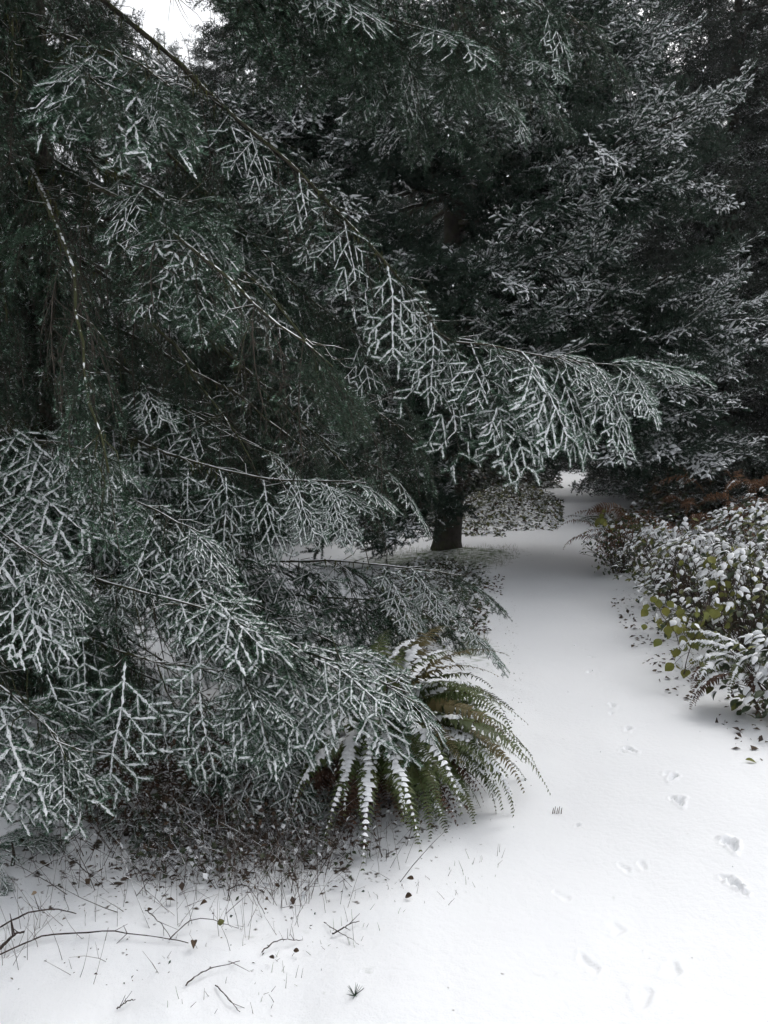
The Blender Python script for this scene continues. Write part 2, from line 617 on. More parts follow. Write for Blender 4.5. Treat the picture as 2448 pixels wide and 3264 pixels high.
MOUND_C = np.array([2.75, 17.0])
PRINTS = []    # (x, y, heading, length, width, depth)
for (px, py, ln, wd, dp) in [(1870, 2060, .10, .045, .012), (1888, 2085, .10, .05, .014), (1880, 2135, .12, .05, .016), (1950, 2245, .14, .055, .020), (1948, 2268, .08, .05, .012),
                             (2000, 2315, .14, .06, .022), (2010, 2385, .15, .07, .022), (1985, 2392, .07, .05, .012), (2142, 2485, .16, .06, .026), (2125, 2470, .08, .06, .014),
                             (2170, 2565, .15, .06, .026), (2150, 2555, .10, .05, .016), (2330, 2708, .17, .07, .030), (2310, 2698, .09, .06, .018), (2345, 2825, .10, .075, .030), (2318, 2805, .07, .07, .024), (2368, 2850, .06, .05, .018),
                             (1990, 2765, .13, .05, .006), (2050, 2755, .12, .05, .006), (1875, 3085, .16, .07, .007), (2140, 3100, .15, .09, .007), (1960, 2960, .14, .08, .005), (1790, 2860, .12, .07, .004),
                             (2040, 3190, .18, .1, .006), (1845, 2622, .045, .035, .018)]:
    q = grd(px, py)
    PRINTS.append((q[0], q[1], random.Random(px).uniform(-.5, .1) + 0.35, ln, wd, dp))


def gz(x, y, fine=True):
    x, y = np.asarray(x, float), np.asarray(y, float)
    pm = path_mask(x, y)
    z = (vnoise(x, y, 3.0) - .5) * .10 + (vnoise(x, y, 0.9, 1) - .5) * .05
    z = z + (1 - pm) * ((vnoise(x, y, .33, 2) - .4) * .07 + (vnoise(x, y, .12, 4) - .5) * .025)
    z = z + pm * ((vnoise(x, y, .4, 3) - .5) * .014 + (vnoise(x, y, .13, 5) - .5) * .004 - .008)
    z = z * np.clip((np.hypot(x, y) - .2) / 1.5, .2, 1)
    z = z + (1 - pm) ** 2 * 0.42 * np.exp(-(((x - MOUND_C[0]) / 1.3) ** 2 + ((y - MOUND_C[1]) / 2.3) ** 2))
    z = z + np.clip((x - 2.4) / 2.0, 0, 1) * np.clip(1 - np.abs(y - 7) / 6, 0, 1) * .12 * (1 - pm)
    z = z + np.clip((y - 19) / 25, 0, 1) * 1.1
    z = z + np.clip((np.hypot(x, y) - 40) / 60, 0, 1) * 3.0
    if fine:
        for (a, b, h, ln, wd, dp) in PRINTS:
            dx, dy = x - a, y - b
            s, c = math.sin(h), math.cos(h)
            u, v = (dx * s + dy * c) / (ln * .24), (dx * c - dy * s) / (wd * .24)
            v = v + .5 * np.sin(u * 1.7 + a * 40) + .25 * np.sin(u * 4 + b * 30)
            u = u + .3 * np.sin(v * 2.3 + a * 20)
            r2 = u * u + v * v
            near = r2 < 9
            if near.any():
                z = z - np.where(near, dp * 1.1 * np.exp(-r2 ** 3 * .8) - dp * .3 * np.exp(-(np.sqrt(r2) - 1.55) ** 2 * 9), 0)
    return z


def build_ground():
    a_f = np.arange(6.0, 26.0, 0.13)
    a_v = np.concatenate([np.arange(-32, 6.0, 0.45), a_f, np.arange(26.0, 34, .45)])
    ang = np.radians(np.concatenate([a_v, np.arange(34, 328, 5.0)]))
    rr = [0.05, .3, .7, 1.1, 1.5]
    while rr[-1] < 1.9:
        rr.append(rr[-1] + .05)
    while rr[-1] < 7.5:
        rr.append(rr[-1] + max(.011, rr[-1] * .0032))
    while rr[-1] < 40:
        rr.append(rr[-1] * 1.014)
    while rr[-1] < 105:
        rr.append(rr[-1] * 1.10)
    rr = np.array(rr)
    A, R = np.meshgrid(ang, rr)
    X, Y = R * np.sin(A), R * np.cos(A)
    Z = gz(X, Y)
    V = np.stack([X, Y, Z], -1).reshape(-1, 3)
    nA, nR = len(ang), len(rr)
    i = np.arange(nR - 1)[:, None] * nA
    j = np.arange(nA)[None]
    j2 = (j + 1) % nA
    a, b, c, d = i + j, i + j2, i + nA + j2, i + nA + j
    Fc = np.concatenate([np.stack([a, c, b], -1).reshape(-1, 3), np.stack([a, d, c], -1).reshape(-1, 3)])
    # centre
    V = np.vstack([V, [0, 0, gz(0., 0.)]])
    Fc = np.vstack([Fc, np.stack([np.arange(nA), (np.arange(nA) + 1) % nA, np.full(nA, len(V) - 1)], -1)])
    me = make_mesh('snowy_ground', V, Fc, np.zeros(len(Fc), int), [], True)
    # how thin the snow lies (bare litter and grass show through)
    x, y = V[:, 0], V[:, 1]
    pm = path_mask(x, y)

    def blob(px, py, rx, ry):
        c = grd(px, py)
        return np.exp(-((x - c[0]) / rx) ** 2 - ((y - c[1]) / ry) ** 2)
    grass = np.clip(1.1 * blob(1600, 1760, .9, .9) + 1.1 * blob(1330, 1790, 1.2, 1.0) + .9 * blob(1520, 2060, .28, .7) + .5 * blob(1480, 1840, .4, 1.2), 0, 1) * (1 - pm * .8)
    lit = np.clip(1.0 * blob(200, 2560, .9, .8) * .6 + blob(700, 2560, 1.0, .9) + blob(1100, 2600, .5, .5) + blob(1350, 2000, .7, 2.0) + .9 * blob(2300, 2150, .5, .8) + .9 * blob(2100, 1950, .7, 1.5) + blob(1640, 1640, 2, 5), 0, 1) * (1 - pm)
    under = np.clip(1 - np.hypot(x + 2.2, y - 5) / 3.0, 0, 1) + np.clip(1 - np.hypot(x - 1.0, y - 11.3) / 3.5, 0, 1) * .8
    lit = np.clip(lit + under * .55 * (1 - pm), 0, 1)
    at_ = me.attributes.new('grass', 'FLOAT', 'POINT')
    at_.data.foreach_set('value', grass.astype(np.float32))
    at_ = me.attributes.new('litter', 'FLOAT', 'POINT')
    at_.data.foreach_set('value', lit.astype(np.float32))
    m = bpy.data.materials.new('snow_cover')
    m.use_nodes = True
    N, L = m.node_tree.nodes, m.node_tree.links
    b = N['Principled BSDF']
    b.inputs['Roughness'].default_value = .8
    b.inputs['Specular IOR Level'].default_value = .2
    geo = N.new('ShaderNodeNewGeometry')

    def noise(s, det=3.0):
        n = N.new('ShaderNodeTexNoise')
        n.inputs['Scale'].default_value = s
        n.inputs['Detail'].default_value = det
        L.new(geo.outputs['Position'], n.inputs['Vector'])
        return n.outputs['Fac']

    def attr(nm):
        n = N.new('ShaderNodeAttribute')
        n.attribute_name = nm
        return n.outputs['Fac']

    def math_(op, a, b_=None, c_=None):
        n = N.new('ShaderNodeMath')
        n.operation = op
        for k, v in enumerate((a, b_, c_)):
            if v is None:
                continue
            if hasattr(v, 'links'):
                L.new(v, n.inputs[k])
            else:
                n.inputs[k].default_value = v
        return n.outputs[0]

    def mix(f, A_, B_):
        n = N.new('ShaderNodeMix')
        n.data_type = 'RGBA'
        L.new(f, n.inputs['Factor'])
        for nm, v in (('A', A_), ('B', B_)):
            if hasattr(v, 'links'):
                L.new(v, n.inputs[nm])
            else:
                n.inputs[nm].default_value = (*v, 1)
        return n.outputs['Result']

    def step(v, lo, hi):
        n = N.new('ShaderNodeMapRange')
        L.new(v, n.inputs['Value'])
        n.inputs['From Min'].default_value = lo
        n.inputs['From Max'].default_value = hi
        return n.outputs[0]
    snowc = mix(noise(1.3), (0.84, 0.855, 0.88), (0.88, 0.89, 0.905))
    litc = mix(step(noise(28, 4), .4, .62), (0.035, 0.026, 0.018), (0.085, 0.062, 0.042))
    grc = mix(step(noise(60, 4), .4, .62), (0.05, 0.085, 0.025), (0.16, 0.21, 0.10))
    fl = step(math_('ADD', math_('MULTIPLY', attr('litter'), .16), math_('MULTIPLY', noise(30, 5), .9)), .66, .74)
    fg = step(math_('ADD', math_('MULTIPLY', attr('grass'), .42), math_('MULTIPLY', noise(14, 6), 1.0)), .70, 1.05)
    c = mix(fl, snowc, litc)
    c = mix(fg, c, grc)
    L.new(c, b.inputs['Base Color'])
    bp = N.new('ShaderNodeBump')
    bp.inputs['Strength'].default_value = .28
    bp.inputs['Distance'].default_value = .012
    L.new(math_('ADD', noise(38, 5), math_('MULTIPLY', noise(160, 2), .35)), bp.inputs['Height'])
    L.new(bp.outputs[0], b.inputs['Normal'])
    me.materials.append(m)
    tag(link('ground', me), 'thin snow over the woodland floor and the trodden path', 'ground', kind='structure')


build_ground()


# ---------------------------------------------------------------- the near fir (left)
def spray_frame(rng, T, side, hang, fwd=0.5, sidew=0.55, scale=1.0, zup=0.7):
    h = np.cross(T, [0, 0, 1.0])
    h = unit(h) if np.linalg.norm(h) > .05 else np.array([1.0, 0, 0])
    ax = T * fwd + h * side * sidew + np.array([0, 0, -1.0]) * hang + rng.randn(3) * .06
    nr = np.array([0, 0, zup]) + h * side * .55 + T * .25 + rng.randn(3) * .07
    return frame(ax, nr, scale)


BX = np.array([[-500, 1950], [0, 1950], [330, 1930], [450, 1700], [520, 1400], [900, 1500], [1040, 1800], [1120, 2240], [1200, 2250], [1330, 2120], [1430, 1900], [1520, 1600], [1600, 1320], [1700, 1130],
               [1770, 1250], [1850, 1490], [1990, 1510], [2050, 1330], [2190, 1290], [2240, 1150], [2330, 1020], [2440, 930], [2500, 820], [2560, 720], [2600, 300], [2700, -200], [4000, -400]], float)


def near_ok(p):
    u = proj(p)
    if u[0] > np.interp(u[1], BX[:, 0], BX[:, 1]):
        return False
    if 420 < u[0] < 690 and -250 < u[1] < 270 - max(0, abs(u[0] - 590) - 60) * 1.5 and not (p[1] < 4.95 and u[0] > 600 and u[1] > 60):
        return False                                    # the gap where the sky shows
    if p[2] < 0.12:
        return False
    return True


def build_near_fir():
    rng = np.random.RandomState(3)
    base = np.array([-2.2, 5.0, float(gz(-2.2, 5.0)) - .05])
    root = thing('fir_tree', 'large near fir with long drooping snow-dusted boughs filling the side beside the path', 'tree', base)
    g = Geo()
    tz = np.linspace(0, 15, 26)
    tp = np.stack([np.sin(tz * .5) * .05, np.cos(tz * .4) * .04, tz], 1)
    tr = np.interp(tz, [0, .4, 3, 15], [.26, .19, .16, .03])
    tube(g, tp, tr, 12, 0)
    link('trunk', g.mesh('trunk', [BARK]), root)
    spec = [
        # pts, hang, length, count, snow class, r0, start
        ([(120, -250, 5.0), (330, 0, 4.9), (560, 190, 4.85), (700, 330, 4.8), (900, 500, 4.75), (1040, 640, 4.7), (1200, 800, 4.6), (1330, 960, 4.55), (1420, 1075, 4.5), (1560, 1095, 4.45), (1800, 1145, 4.4), (1990, 1165, 4.4)], .95, .9, 52, 'mix', .034, .12),
        ([(120, -500, 5.0), (700, -250, 5.2), (1200, -100, 5.3), (1650, 0, 5.3), (1880, 110, 5.3)], 1.0, 1.1, 26, 'top', .03, .2),
        ([(120, -300, 5.0), (800, -80, 5.3), (1150, 40, 5.3), (1500, 130, 5.2), (1650, 190, 5.2)], .9, 1.05, 24, 'top', .03, .3),
        ([(120, -350, 5.1), (900, -150, 5.6), (1250, 80, 5.7), (1500, 260, 5.7), (1760, 360, 5.7)], .9, 1.0, 22, 'top', .03, .3),
        ([(120, -200, 5.1), (700, 0, 5.6), (950, 100, 5.7), (1200, 230, 5.7), (1330, 330, 5.7)], .9, 1.0, 18, 'top', .03, .3),
        ([(100, 60, 5), (250, 130, 4.3), (420, 195, 3.9), (540, 290, 3.6)], .45, .75, 16, 'mid', .024, .3),
        ([(100, 120, 5), (40, 180, 4.3), (-10, 230, 3.9), (-120, 280, 3.6)], .5, .8, 12, 'mid', .022, .3),
        ([(100, 100, 5), (180, 190, 4.2), (270, 240, 3.8), (330, 300, 3.5)], .5, .7, 12, 'mid', .022, .35),
        ([(80, 330, 5), (280, 500, 4.4), (480, 600, 4.0), (690, 680, 3.7)], .5, .75, 18, 'mid', .024, .3),
        ([(80, 560, 5), (350, 760, 4.4), (560, 840, 4.0), (690, 920, 3.8)], .5, .75, 16, 'mid', .024, .35),
        ([(60, 1150, 5), (300, 1330, 4.5), (560, 1455, 4.1), (870, 1530, 3.9), (1170, 1545, 3.8)], .95, .78, 26, 'hi+', .024, .22),
        ([(50, 1300, 5), (100, 1470, 4.2), (400, 1590, 3.7), (640, 1690, 3.4)], .9, .75, 22, 'hi+', .024, .25),
        ([(90, 1350, 5), (330, 1530, 4.4), (510, 1670, 4.0), (700, 1860, 3.6), (900, 2030, 3.3), (1100, 2110, 3.15), (1290, 2190, 3.05)], .65, .72, 24, 'hi', .034, .3),
        ([(60, 1500, 5), (150, 1750, 3.8), (300, 1840, 3.4), (640, 1930, 3.1), (850, 2020, 3.0)], .9, .75, 18, 'hi', .026, .3),
        ([(50, 1700, 5), (150, 1930, 3.8), (380, 2070, 3.2), (620, 2120, 3.0), (800, 2140, 2.95)], 1.1, .72, 12, 'hi', .024, .35),
        ([(20, 1700, 5), (-100, 2050, 3.4), (30, 2230, 2.95), (150, 2330, 2.8), (200, 2420, 2.7)], .6, .62, 14, 'hi', .022, .35),
        ([(0, 1500, 5), (-80, 1600, 4), (60, 1730, 3.3), (180, 1800, 3.1)], .8, .75, 16, 'hi', .022, .3),
        ([(60, 1250, 5), (20, 1380, 4.2), (200, 1420, 3.8), (350, 1460, 3.6)], .9, .75, 16, 'hi+', .022, .25),
        ([(100, 1500, 5), (600, 1760, 4.9), (1100, 1800, 4.6), (1470, 1850, 4.5)], .55, .85, 22, 'hi', .024, .3),
        ([(100, 1600, 5), (700, 1860, 4.8), (1200, 1920, 4.6), (1490, 1985, 4.4)], .5, .8, 22, 'hi', .024, .3),
        ([(130, 500, 5.2), (500, 900, 5.2), (800, 1220, 5.1), (1050, 1420, 5.0), (1270, 1530, 4.9)], .9, .9, 26, 'hi', .028, .3),
        ([(130, 350, 5.2), (600, 760, 5.3), (900, 1030, 5.2), (1150, 1270, 5.1), (1330, 1410, 5.0)], .8, .9, 26, 'mid', .028, .35),
        ([(130, 150, 5.2), (500, 450, 5.1), (800, 760, 5.0), (1000, 950, 4.9), (1180, 1080, 4.8)], .9, .95, 24, 'mid', .028, .35),
        ([(110, 2000, 5), (500, 2280, 4.5), (800, 2370, 4.2), (1050, 2420, 4.0)], .3, .6, 8, 'dark', .022, .4),
        ([(110, 1300, 5), (300, 1600, 4.7), (600, 1830, 4.4), (900, 1980, 4.1), (1080, 2060, 4.0)], .7, .8, 18, 'mid', .026, .3),
        ([(110, 1800, 5), (300, 2050, 4.3), (560, 2200, 3.9), (800, 2280, 3.7)], .7, .75, 12, 'dark', .024, .3),
        ([(90, 900, 5.0), (300, 1100, 4.6), (560, 1290, 4.4), (760, 1400, 4.3), (900, 1460, 4.2)], .9, .8, 18, 'hi', .024, .3),
    ]
    limbs, items = [], []     # items: (limb, p, R, lib, score)

    def pick(cls, frac):
        u = rng.rand()
        if cls == 'hi+':
            return ('H', rng.randint(0, 4)) if u < .70 else (('H', 4 + rng.randint(0, 4)) if u < .88 else ('D', rng.randint(0, 3)))
        if cls == 'top':
            return ('H', rng.randint(0, 4)) if u < .14 else (('H', 4 + rng.randint(0, 4)) if u < .58 else ('D', rng.randint(0, 3)))
        if cls == 'hi':
            return ('H', rng.randint(0, 4)) if u < .10 + .42 * frac else (('H', 4 + rng.randint(0, 4)) if u < .62 else ('D', rng.randint(0, 3)))
        if cls == 'mid':
            if u < .08 + .36 * frac:
                return ('H', 4 + rng.randint(0, 4))
            return ('D', rng.randint(0, 3)) if u < .85 else ('B', rng.randint(0, 3))
        if cls == 'mix':
            if frac > .62:
                return ('H', rng.randint(0, 4)) if u < .72 else ('H', 4 + rng.randint(0, 4))
            if frac > .28 and u < .55:
                return ('H', 4 + rng.randint(0, 4))
            return ('D', rng.randint(0, 3)) if u < .6 else ('B', rng.randint(0, 3))
        return ('D', rng.randint(0, 3)) if u < .45 else ('B', rng.randint(0, 3))
    LIB = {'H': FIR_HI, 'D': FIR_DARK, 'B': FIR_BARE}

    def populate(lb, hang, ln, cnt, cls, start, check=True):
        n = len(lb.P)
        for i in range(cnt):
            f = start + (1 - start) * (i + rng.uniform(-.3, .3)) / max(cnt - 1, 1)
            f = min(max(f, start), 1)
            j = min(int(f * (n - 1)), n - 1)
            tipf = (f - start) / (1 - start)
            sc_ = ln * rng.uniform(.75, 1.2) * (1 - .35 * tipf ** 3)
            sd = 1 if (i % 2) else -1
            hg = hang * rng.uniform(.6, 1.25) if rng.rand() > .16 else rng.uniform(-.12, .25)
            Rm = spray_frame(rng, lb.T[j], sd, hg, .5 + .3 * tipf, .55, sc_)
            k = pick(cls, tipf)
            p = lb.P[j]
            if cls in ('hi', 'hi+') and k[0] == 'H' and p[1] < 4.3 and rng.rand() < .5:
                k = ('D', rng.randint(0, 3)) if rng.rand() < .7 else ('B', rng.randint(0, 3))
            if cls in ('hi', 'hi+', 'mix') and k[0] == 'H' and Rm[1, 2] > -.05 and tipf < .9:
                k = ('D', rng.randint(0, 3)) if rng.rand() < .75 else ('H', 4 + rng.randint(0, 4))
            p = lb.P[j] + rng.randn(3) * .004
            tip = p + Rm[:, 0] * .5
            if check and not (near_ok(p) and near_ok(tip) and near_ok(p + Rm[:, 0] * .25 + Rm[:, 1] * .15) and near_ok(p + Rm[:, 0] * .25 - Rm[:, 1] * .15)):
                continue
            items.append([lb, p, Rm, k, cls])
        if cls == 'mix':
            return
        Rm = frame(lb.T[-1] + np.array([0, 0, -.1]), [0, 0, 1.0], ln * .75)
        items.append([lb, lb.P[-1] - lb.T[-1] * .12, Rm, pick(cls, 1.0), cls])

    for pts, hang, ln, cnt, cls, r0, st in spec:
        W = np.array([at(*p) for p in pts])
        tq = np.clip(W[0][2] - base[2], .3, 14)
        W[0] = base + np.array([np.interp(tq, tz, tp[:, 0]), np.interp(tq, tz, tp[:, 1]), tq])
        P = smooth_poly(W, 14 + int(8 * np.linalg.norm(W[-1] - W[0])))
        P = P + np.cumsum(rng.randn(len(P), 3) * .006, axis=0) * np.linspace(0, 1, len(P))[:, None] * .5
        lb = Limb(P, r0 * .62, .003)
        limbs.append(lb)
        populate(lb, hang, ln, int(cnt * .85), cls, st)
    # boughs in plain view: each named by where its base and tip stand
    def near_limb(p):
        return min(limbs, key=lambda lb: np.min(np.linalg.norm(lb.P - p, axis=1)))
    for (bx, by, tx, ty, yb, yt, k, wd) in [(400, 2110, 365, 2500, 3.0, 2.85, 0, 0), (640, 2070, 615, 2490, 3.0, 2.85, 1, 0), (770, 2120, 768, 2450, 2.95, 2.85, 2, 0), (520, 2100, 500, 2420, 3.15, 3.1, 3, 0), (150, 2150, 215, 2420, 3.0, 2.9, 2, 0), (270, 2080, 250, 2400, 3.15, 3.05, 1, 0),
                                            (860, 2070, 1285, 2195, 3.2, 2.95, 1, 1), (880, 2090, 1050, 2280, 3.2, 2.95, 0, 1), (790, 2110, 920, 2340, 3.15, 2.9, 3, 1), (980, 2060, 1270, 2110, 3.3, 3.1, 2, 1), (760, 2060, 900, 2330, 3.1, 2.85, 0, 1), (700, 1980, 1000, 2090, 3.2, 2.95, 1, 1), (1000, 2100, 1230, 2170, 3.1, 2.95, 0, 1),
                                            (1950, 1158, 2235, 1085, 4.4, 4.42, 1, 1), (2030, 1170, 2185, 1170, 4.4, 4.3, 3, 1), (1960, 1165, 2110, 1270, 4.4, 4.2, 0, 1), (1850, 1155, 2050, 1340, 4.4, 4.15, 1, 1), (1760, 1140, 1900, 1400, 4.4, 4.2, 2, 1), (1660, 1120, 1830, 1340, 4.4, 4.15, 3, 1), (1590, 1110, 1680, 1460, 4.45, 4.25, 1, 0), (1500, 1095, 1640, 1330, 4.45, 4.2, 6, 1), (1400, 1075, 1460, 1440, 4.5, 4.35, 5, 0), (1740, 1130, 1960, 1120, 4.42, 4.40, 2, 1), (1460, 1080, 1680, 1090, 4.5, 4.46, 4, 1),
                                            (-60, 2180, 110, 2340, 3.1, 2.7, 0, 1), (-30, 2240, 190, 2410, 3.0, 2.65, 1, 1), (-80, 2290, 60, 2500, 2.9, 2.6, 2, 1), (-60, 1680, 190, 1830, 3.5, 3.0, 1, 1), (0, 1720, 110, 1900, 3.4, 3.1, 2, 0), (-60, 1600, 150, 1690, 3.7, 3.3, 0, 1), (0, 1390, 150, 1500, 4.0, 3.6, 2, 1), (40, 1370, 260, 1440, 4.0, 3.6, 1, 1), (210, 1440, 320, 1580, 3.8, 3.5, 0, 0),
                                            (60, 1550, 240, 1620, 3.8, 3.4, 3, 1), (290, 1610, 410, 1780, 3.7, 3.4, 2, 0), (130, 1630, 190, 1800, 3.6, 3.4, 0, 0), (430, 1600, 590, 1700, 3.7, 3.3, 1, 1), (560, 1670, 640, 1840, 3.5, 3.3, 2, 0), (500, 1660, 490, 1830, 3.6, 3.4, 0, 0), (600, 1500, 580, 1690, 4.0, 3.8, 1, 0), (720, 1520, 730, 1720, 3.95, 3.8, 0, 0), (840, 1530, 850, 1740, 3.9, 3.75, 2, 0), (940, 1535, 985, 1680, 3.85, 3.7, 3, 0),
                                            (1040, 1540, 1090, 1640, 3.8, 3.7, 0, 0), (960, 1530, 1170, 1535, 3.85, 3.75, 1, 1), (480, 1780, 310, 1870, 3.5, 3.2, 1, 1), (570, 1800, 720, 1890, 3.5, 3.1, 0, 1), (430, 1790, 490, 1950, 3.4, 3.2, 2, 0), (650, 1900, 810, 2000, 3.2, 2.9, 3, 1), (310, 1850, 210, 1990, 3.4, 3.2, 0, 0), (360, 1870, 370, 2040, 3.3, 3.2, 1, 0),
                                            (330, 190, 530, 305, 3.9, 3.5, 4, 1), (300, 180, 90, 260, 3.9, 3.5, 5, 1), (350, 200, 420, 400, 3.9, 3.6, 6, 1), (260, 190, 230, 330, 3.9, 3.5, 7, 1), (480, 600, 690, 740, 3.9, 3.6, 4, 1), (460, 600, 330, 690, 3.9, 3.6, 5, 1), (520, 620, 560, 800, 3.9, 3.6, 6, 0), (560, 850, 690, 950, 3.9, 3.6, 4, 1), (540, 850, 460, 960, 3.9, 3.6, 7, 1)]:
        b_, t_ = at(bx, by, yb), at(tx, ty, yt)
        L = np.linalg.norm(t_ - b_)
        lb = near_limb(b_)
        nrv = np.array([0, -.35, 1.0]) if wd else np.array([0, -1.0, .45])
        if L > .66:
            k = 8 + k % 2
        items.append([lb, b_, frame(t_ - b_, nrv, L / ([.5, .6, .55, .45][k % 4] if k < 8 else (.85, .80)[k - 8])), ('H', k), 'hi'])
    # interior limbs: dark, twiggy, half bare
    for i in range(46):
        z = rng.uniform(.7, 5.6)
        az = rad(rng.uniform(-100, 65))
        L = rng.uniform(1.3, 3.0)
        n = 22
        t = np.linspace(0, 1, n)[:, None]
        dv = np.array([math.cos(az), math.sin(az), 0])
        if az < rad(-60):
            L = min(L, 1.5)
        p0 = base + np.array([0, 0, z])
        P = p0 + dv * L * t + np.array([0, 0, 1.0]) * (-.25 * t - .55 * t ** 2) * L * rng.uniform(.5, 1.1)
        P = P + np.cumsum(rng.randn(n, 3) * .015, axis=0) * t
        okk = [near_ok(q) for q in P]
        if not all(okk):
            c = okk.index(False)
            if c < 9:
                continue
            P = P[:c]
        lb = Limb(P, .02, .004)
        limbs.append(lb)
        populate(lb, .8, .9, 14, 'dark', .25)
    for i in range(26):
        z = rng.uniform(1.2, 4.6)
        az = rad(rng.uniform(-165, -15))
        L = rng.uniform(.6, 1.25)
        t = np.linspace(0, 1, 12)[:, None]
        P = base + np.array([0, 0, z]) + np.array([math.cos(az), math.sin(az), 0]) * L * t + np.array([0, 0, 1.0]) * (-.2 * t - .4 * t ** 2) * L + np.cumsum(rng.randn(12, 3) * .012, axis=0) * t
        if not all(near_ok(q) for q in P):
            continue
        lb = Limb(P, .014, .004)
        limbs.append(lb)
        populate(lb, .7, .85, 9, 'dark', .15)
    objs = [link('limb', limb_mesh(lb, rng, .6), root, lb.P[0] - base) for lb in limbs]
    mesh_lib = {k: [make_mesh('spray', *a, FIRM, False) for a in v] for k, v in LIB.items()}
    KI = {'H': 0, 'D': len(FIR_HI), 'B': len(FIR_HI) + len(FIR_DARK)}
    ng = scatter_tree(proto_objects(mesh_lib['H'] + mesh_lib['D'] + mesh_lib['B'], FIRM, 'fir_spray'))
    om = {id(lb): o for lb, o in zip(limbs, objs)}
    prio = {'hi': 0, 'top': .5, 'hi+': 0, 'mix': 0, 'mid': 1, 'dark': 2}
    order = sorted(range(len(items)), key=lambda q: (prio[items[q][4]], np.linalg.norm(items[q][1] - [0, 0, 1.6])))
    rest = []
    for r, q in enumerate(order):
        lb, p, Rm, k, cls = items[q]
        if r < 300:
            o = link('spray', mesh_lib[k[0]][k[1]], om[id(lb)])
            o.matrix_local = mat4(Rm, p - lb.P[0])
        else:
            rest.append((KI[k[0]] + k[1], p, Rm))
    # the crown overhead and behind, mostly above the frame
    for i in range(60):
        z = rng.uniform(3.2, 13)
        az = rng.uniform(0, 2 * math.pi)
        if z < 5.8 and -1.9 < math.atan2(math.sin(az), math.cos(az)) < 1.2:
            continue
        L = np.interp(z, [3, 14], [3.6, .9]) * rng.uniform(.7, 1.1)
        dv = np.array([math.cos(az), math.sin(az), 0])
        for s in np.arange(.5, L, .26):
            p = base + np.array([0, 0, z]) + dv * s + np.array([0, 0, -.35 * s - .05 * s * s]) + rng.randn(3) * .1
            if not near_ok(p):
                continue
            T = unit(dv + np.array([0, 0, -.4]))
            for sd in (-1, 1):
                Rm = spray_frame(rng, T, sd, rng.uniform(.2, .7), .5, .7, 1.15)
                if all(near_ok(p + Rm[:, 0] * a_ + Rm[:, 1] * b_) for a_, b_ in ((.6, 0), (.3, .3), (.3, -.3))):
                    rest.append((KI['D'] + rng.randint(0, 3), p, Rm))
    print('near fir', len(items), 'sprays', len(rest), 'merged')
    merge_sprays(rest, base, ng, 'foliage', root)
    return root


build_near_fir()


# ---------------------------------------------------------------- spruces
def gap_ok(p, kind):
    u = proj(p)
    if p[1] < 2:
        return True
    if 430 < u[0] < 700 and u[1] < 290:
        return False
    if kind == 'mid':
        # keep the track beyond and the bank in view
        if 1500 < u[0] < 1905 and 1460 < u[1] < 2300:
            return False
        if u[0] <= 1500 and u[1] > (1640 if u[0] > 1380 else 1735):
            return False
        if u[0] > 1905 and u[1] > np.interp(u[0], [1905, 2050, 2300, 2448], [1560, 1680, 1640, 1500]):
            return False
        if u[0] > np.interp(u[1], [0, 250, 420, 560, 700, 850, 1000, 1080, 1250, 1420, 1500], [2000, 2150, 2330, 2420, 2300, 2340, 2330, 2420, 2280, 2440, 2300]):
            return False
    return True


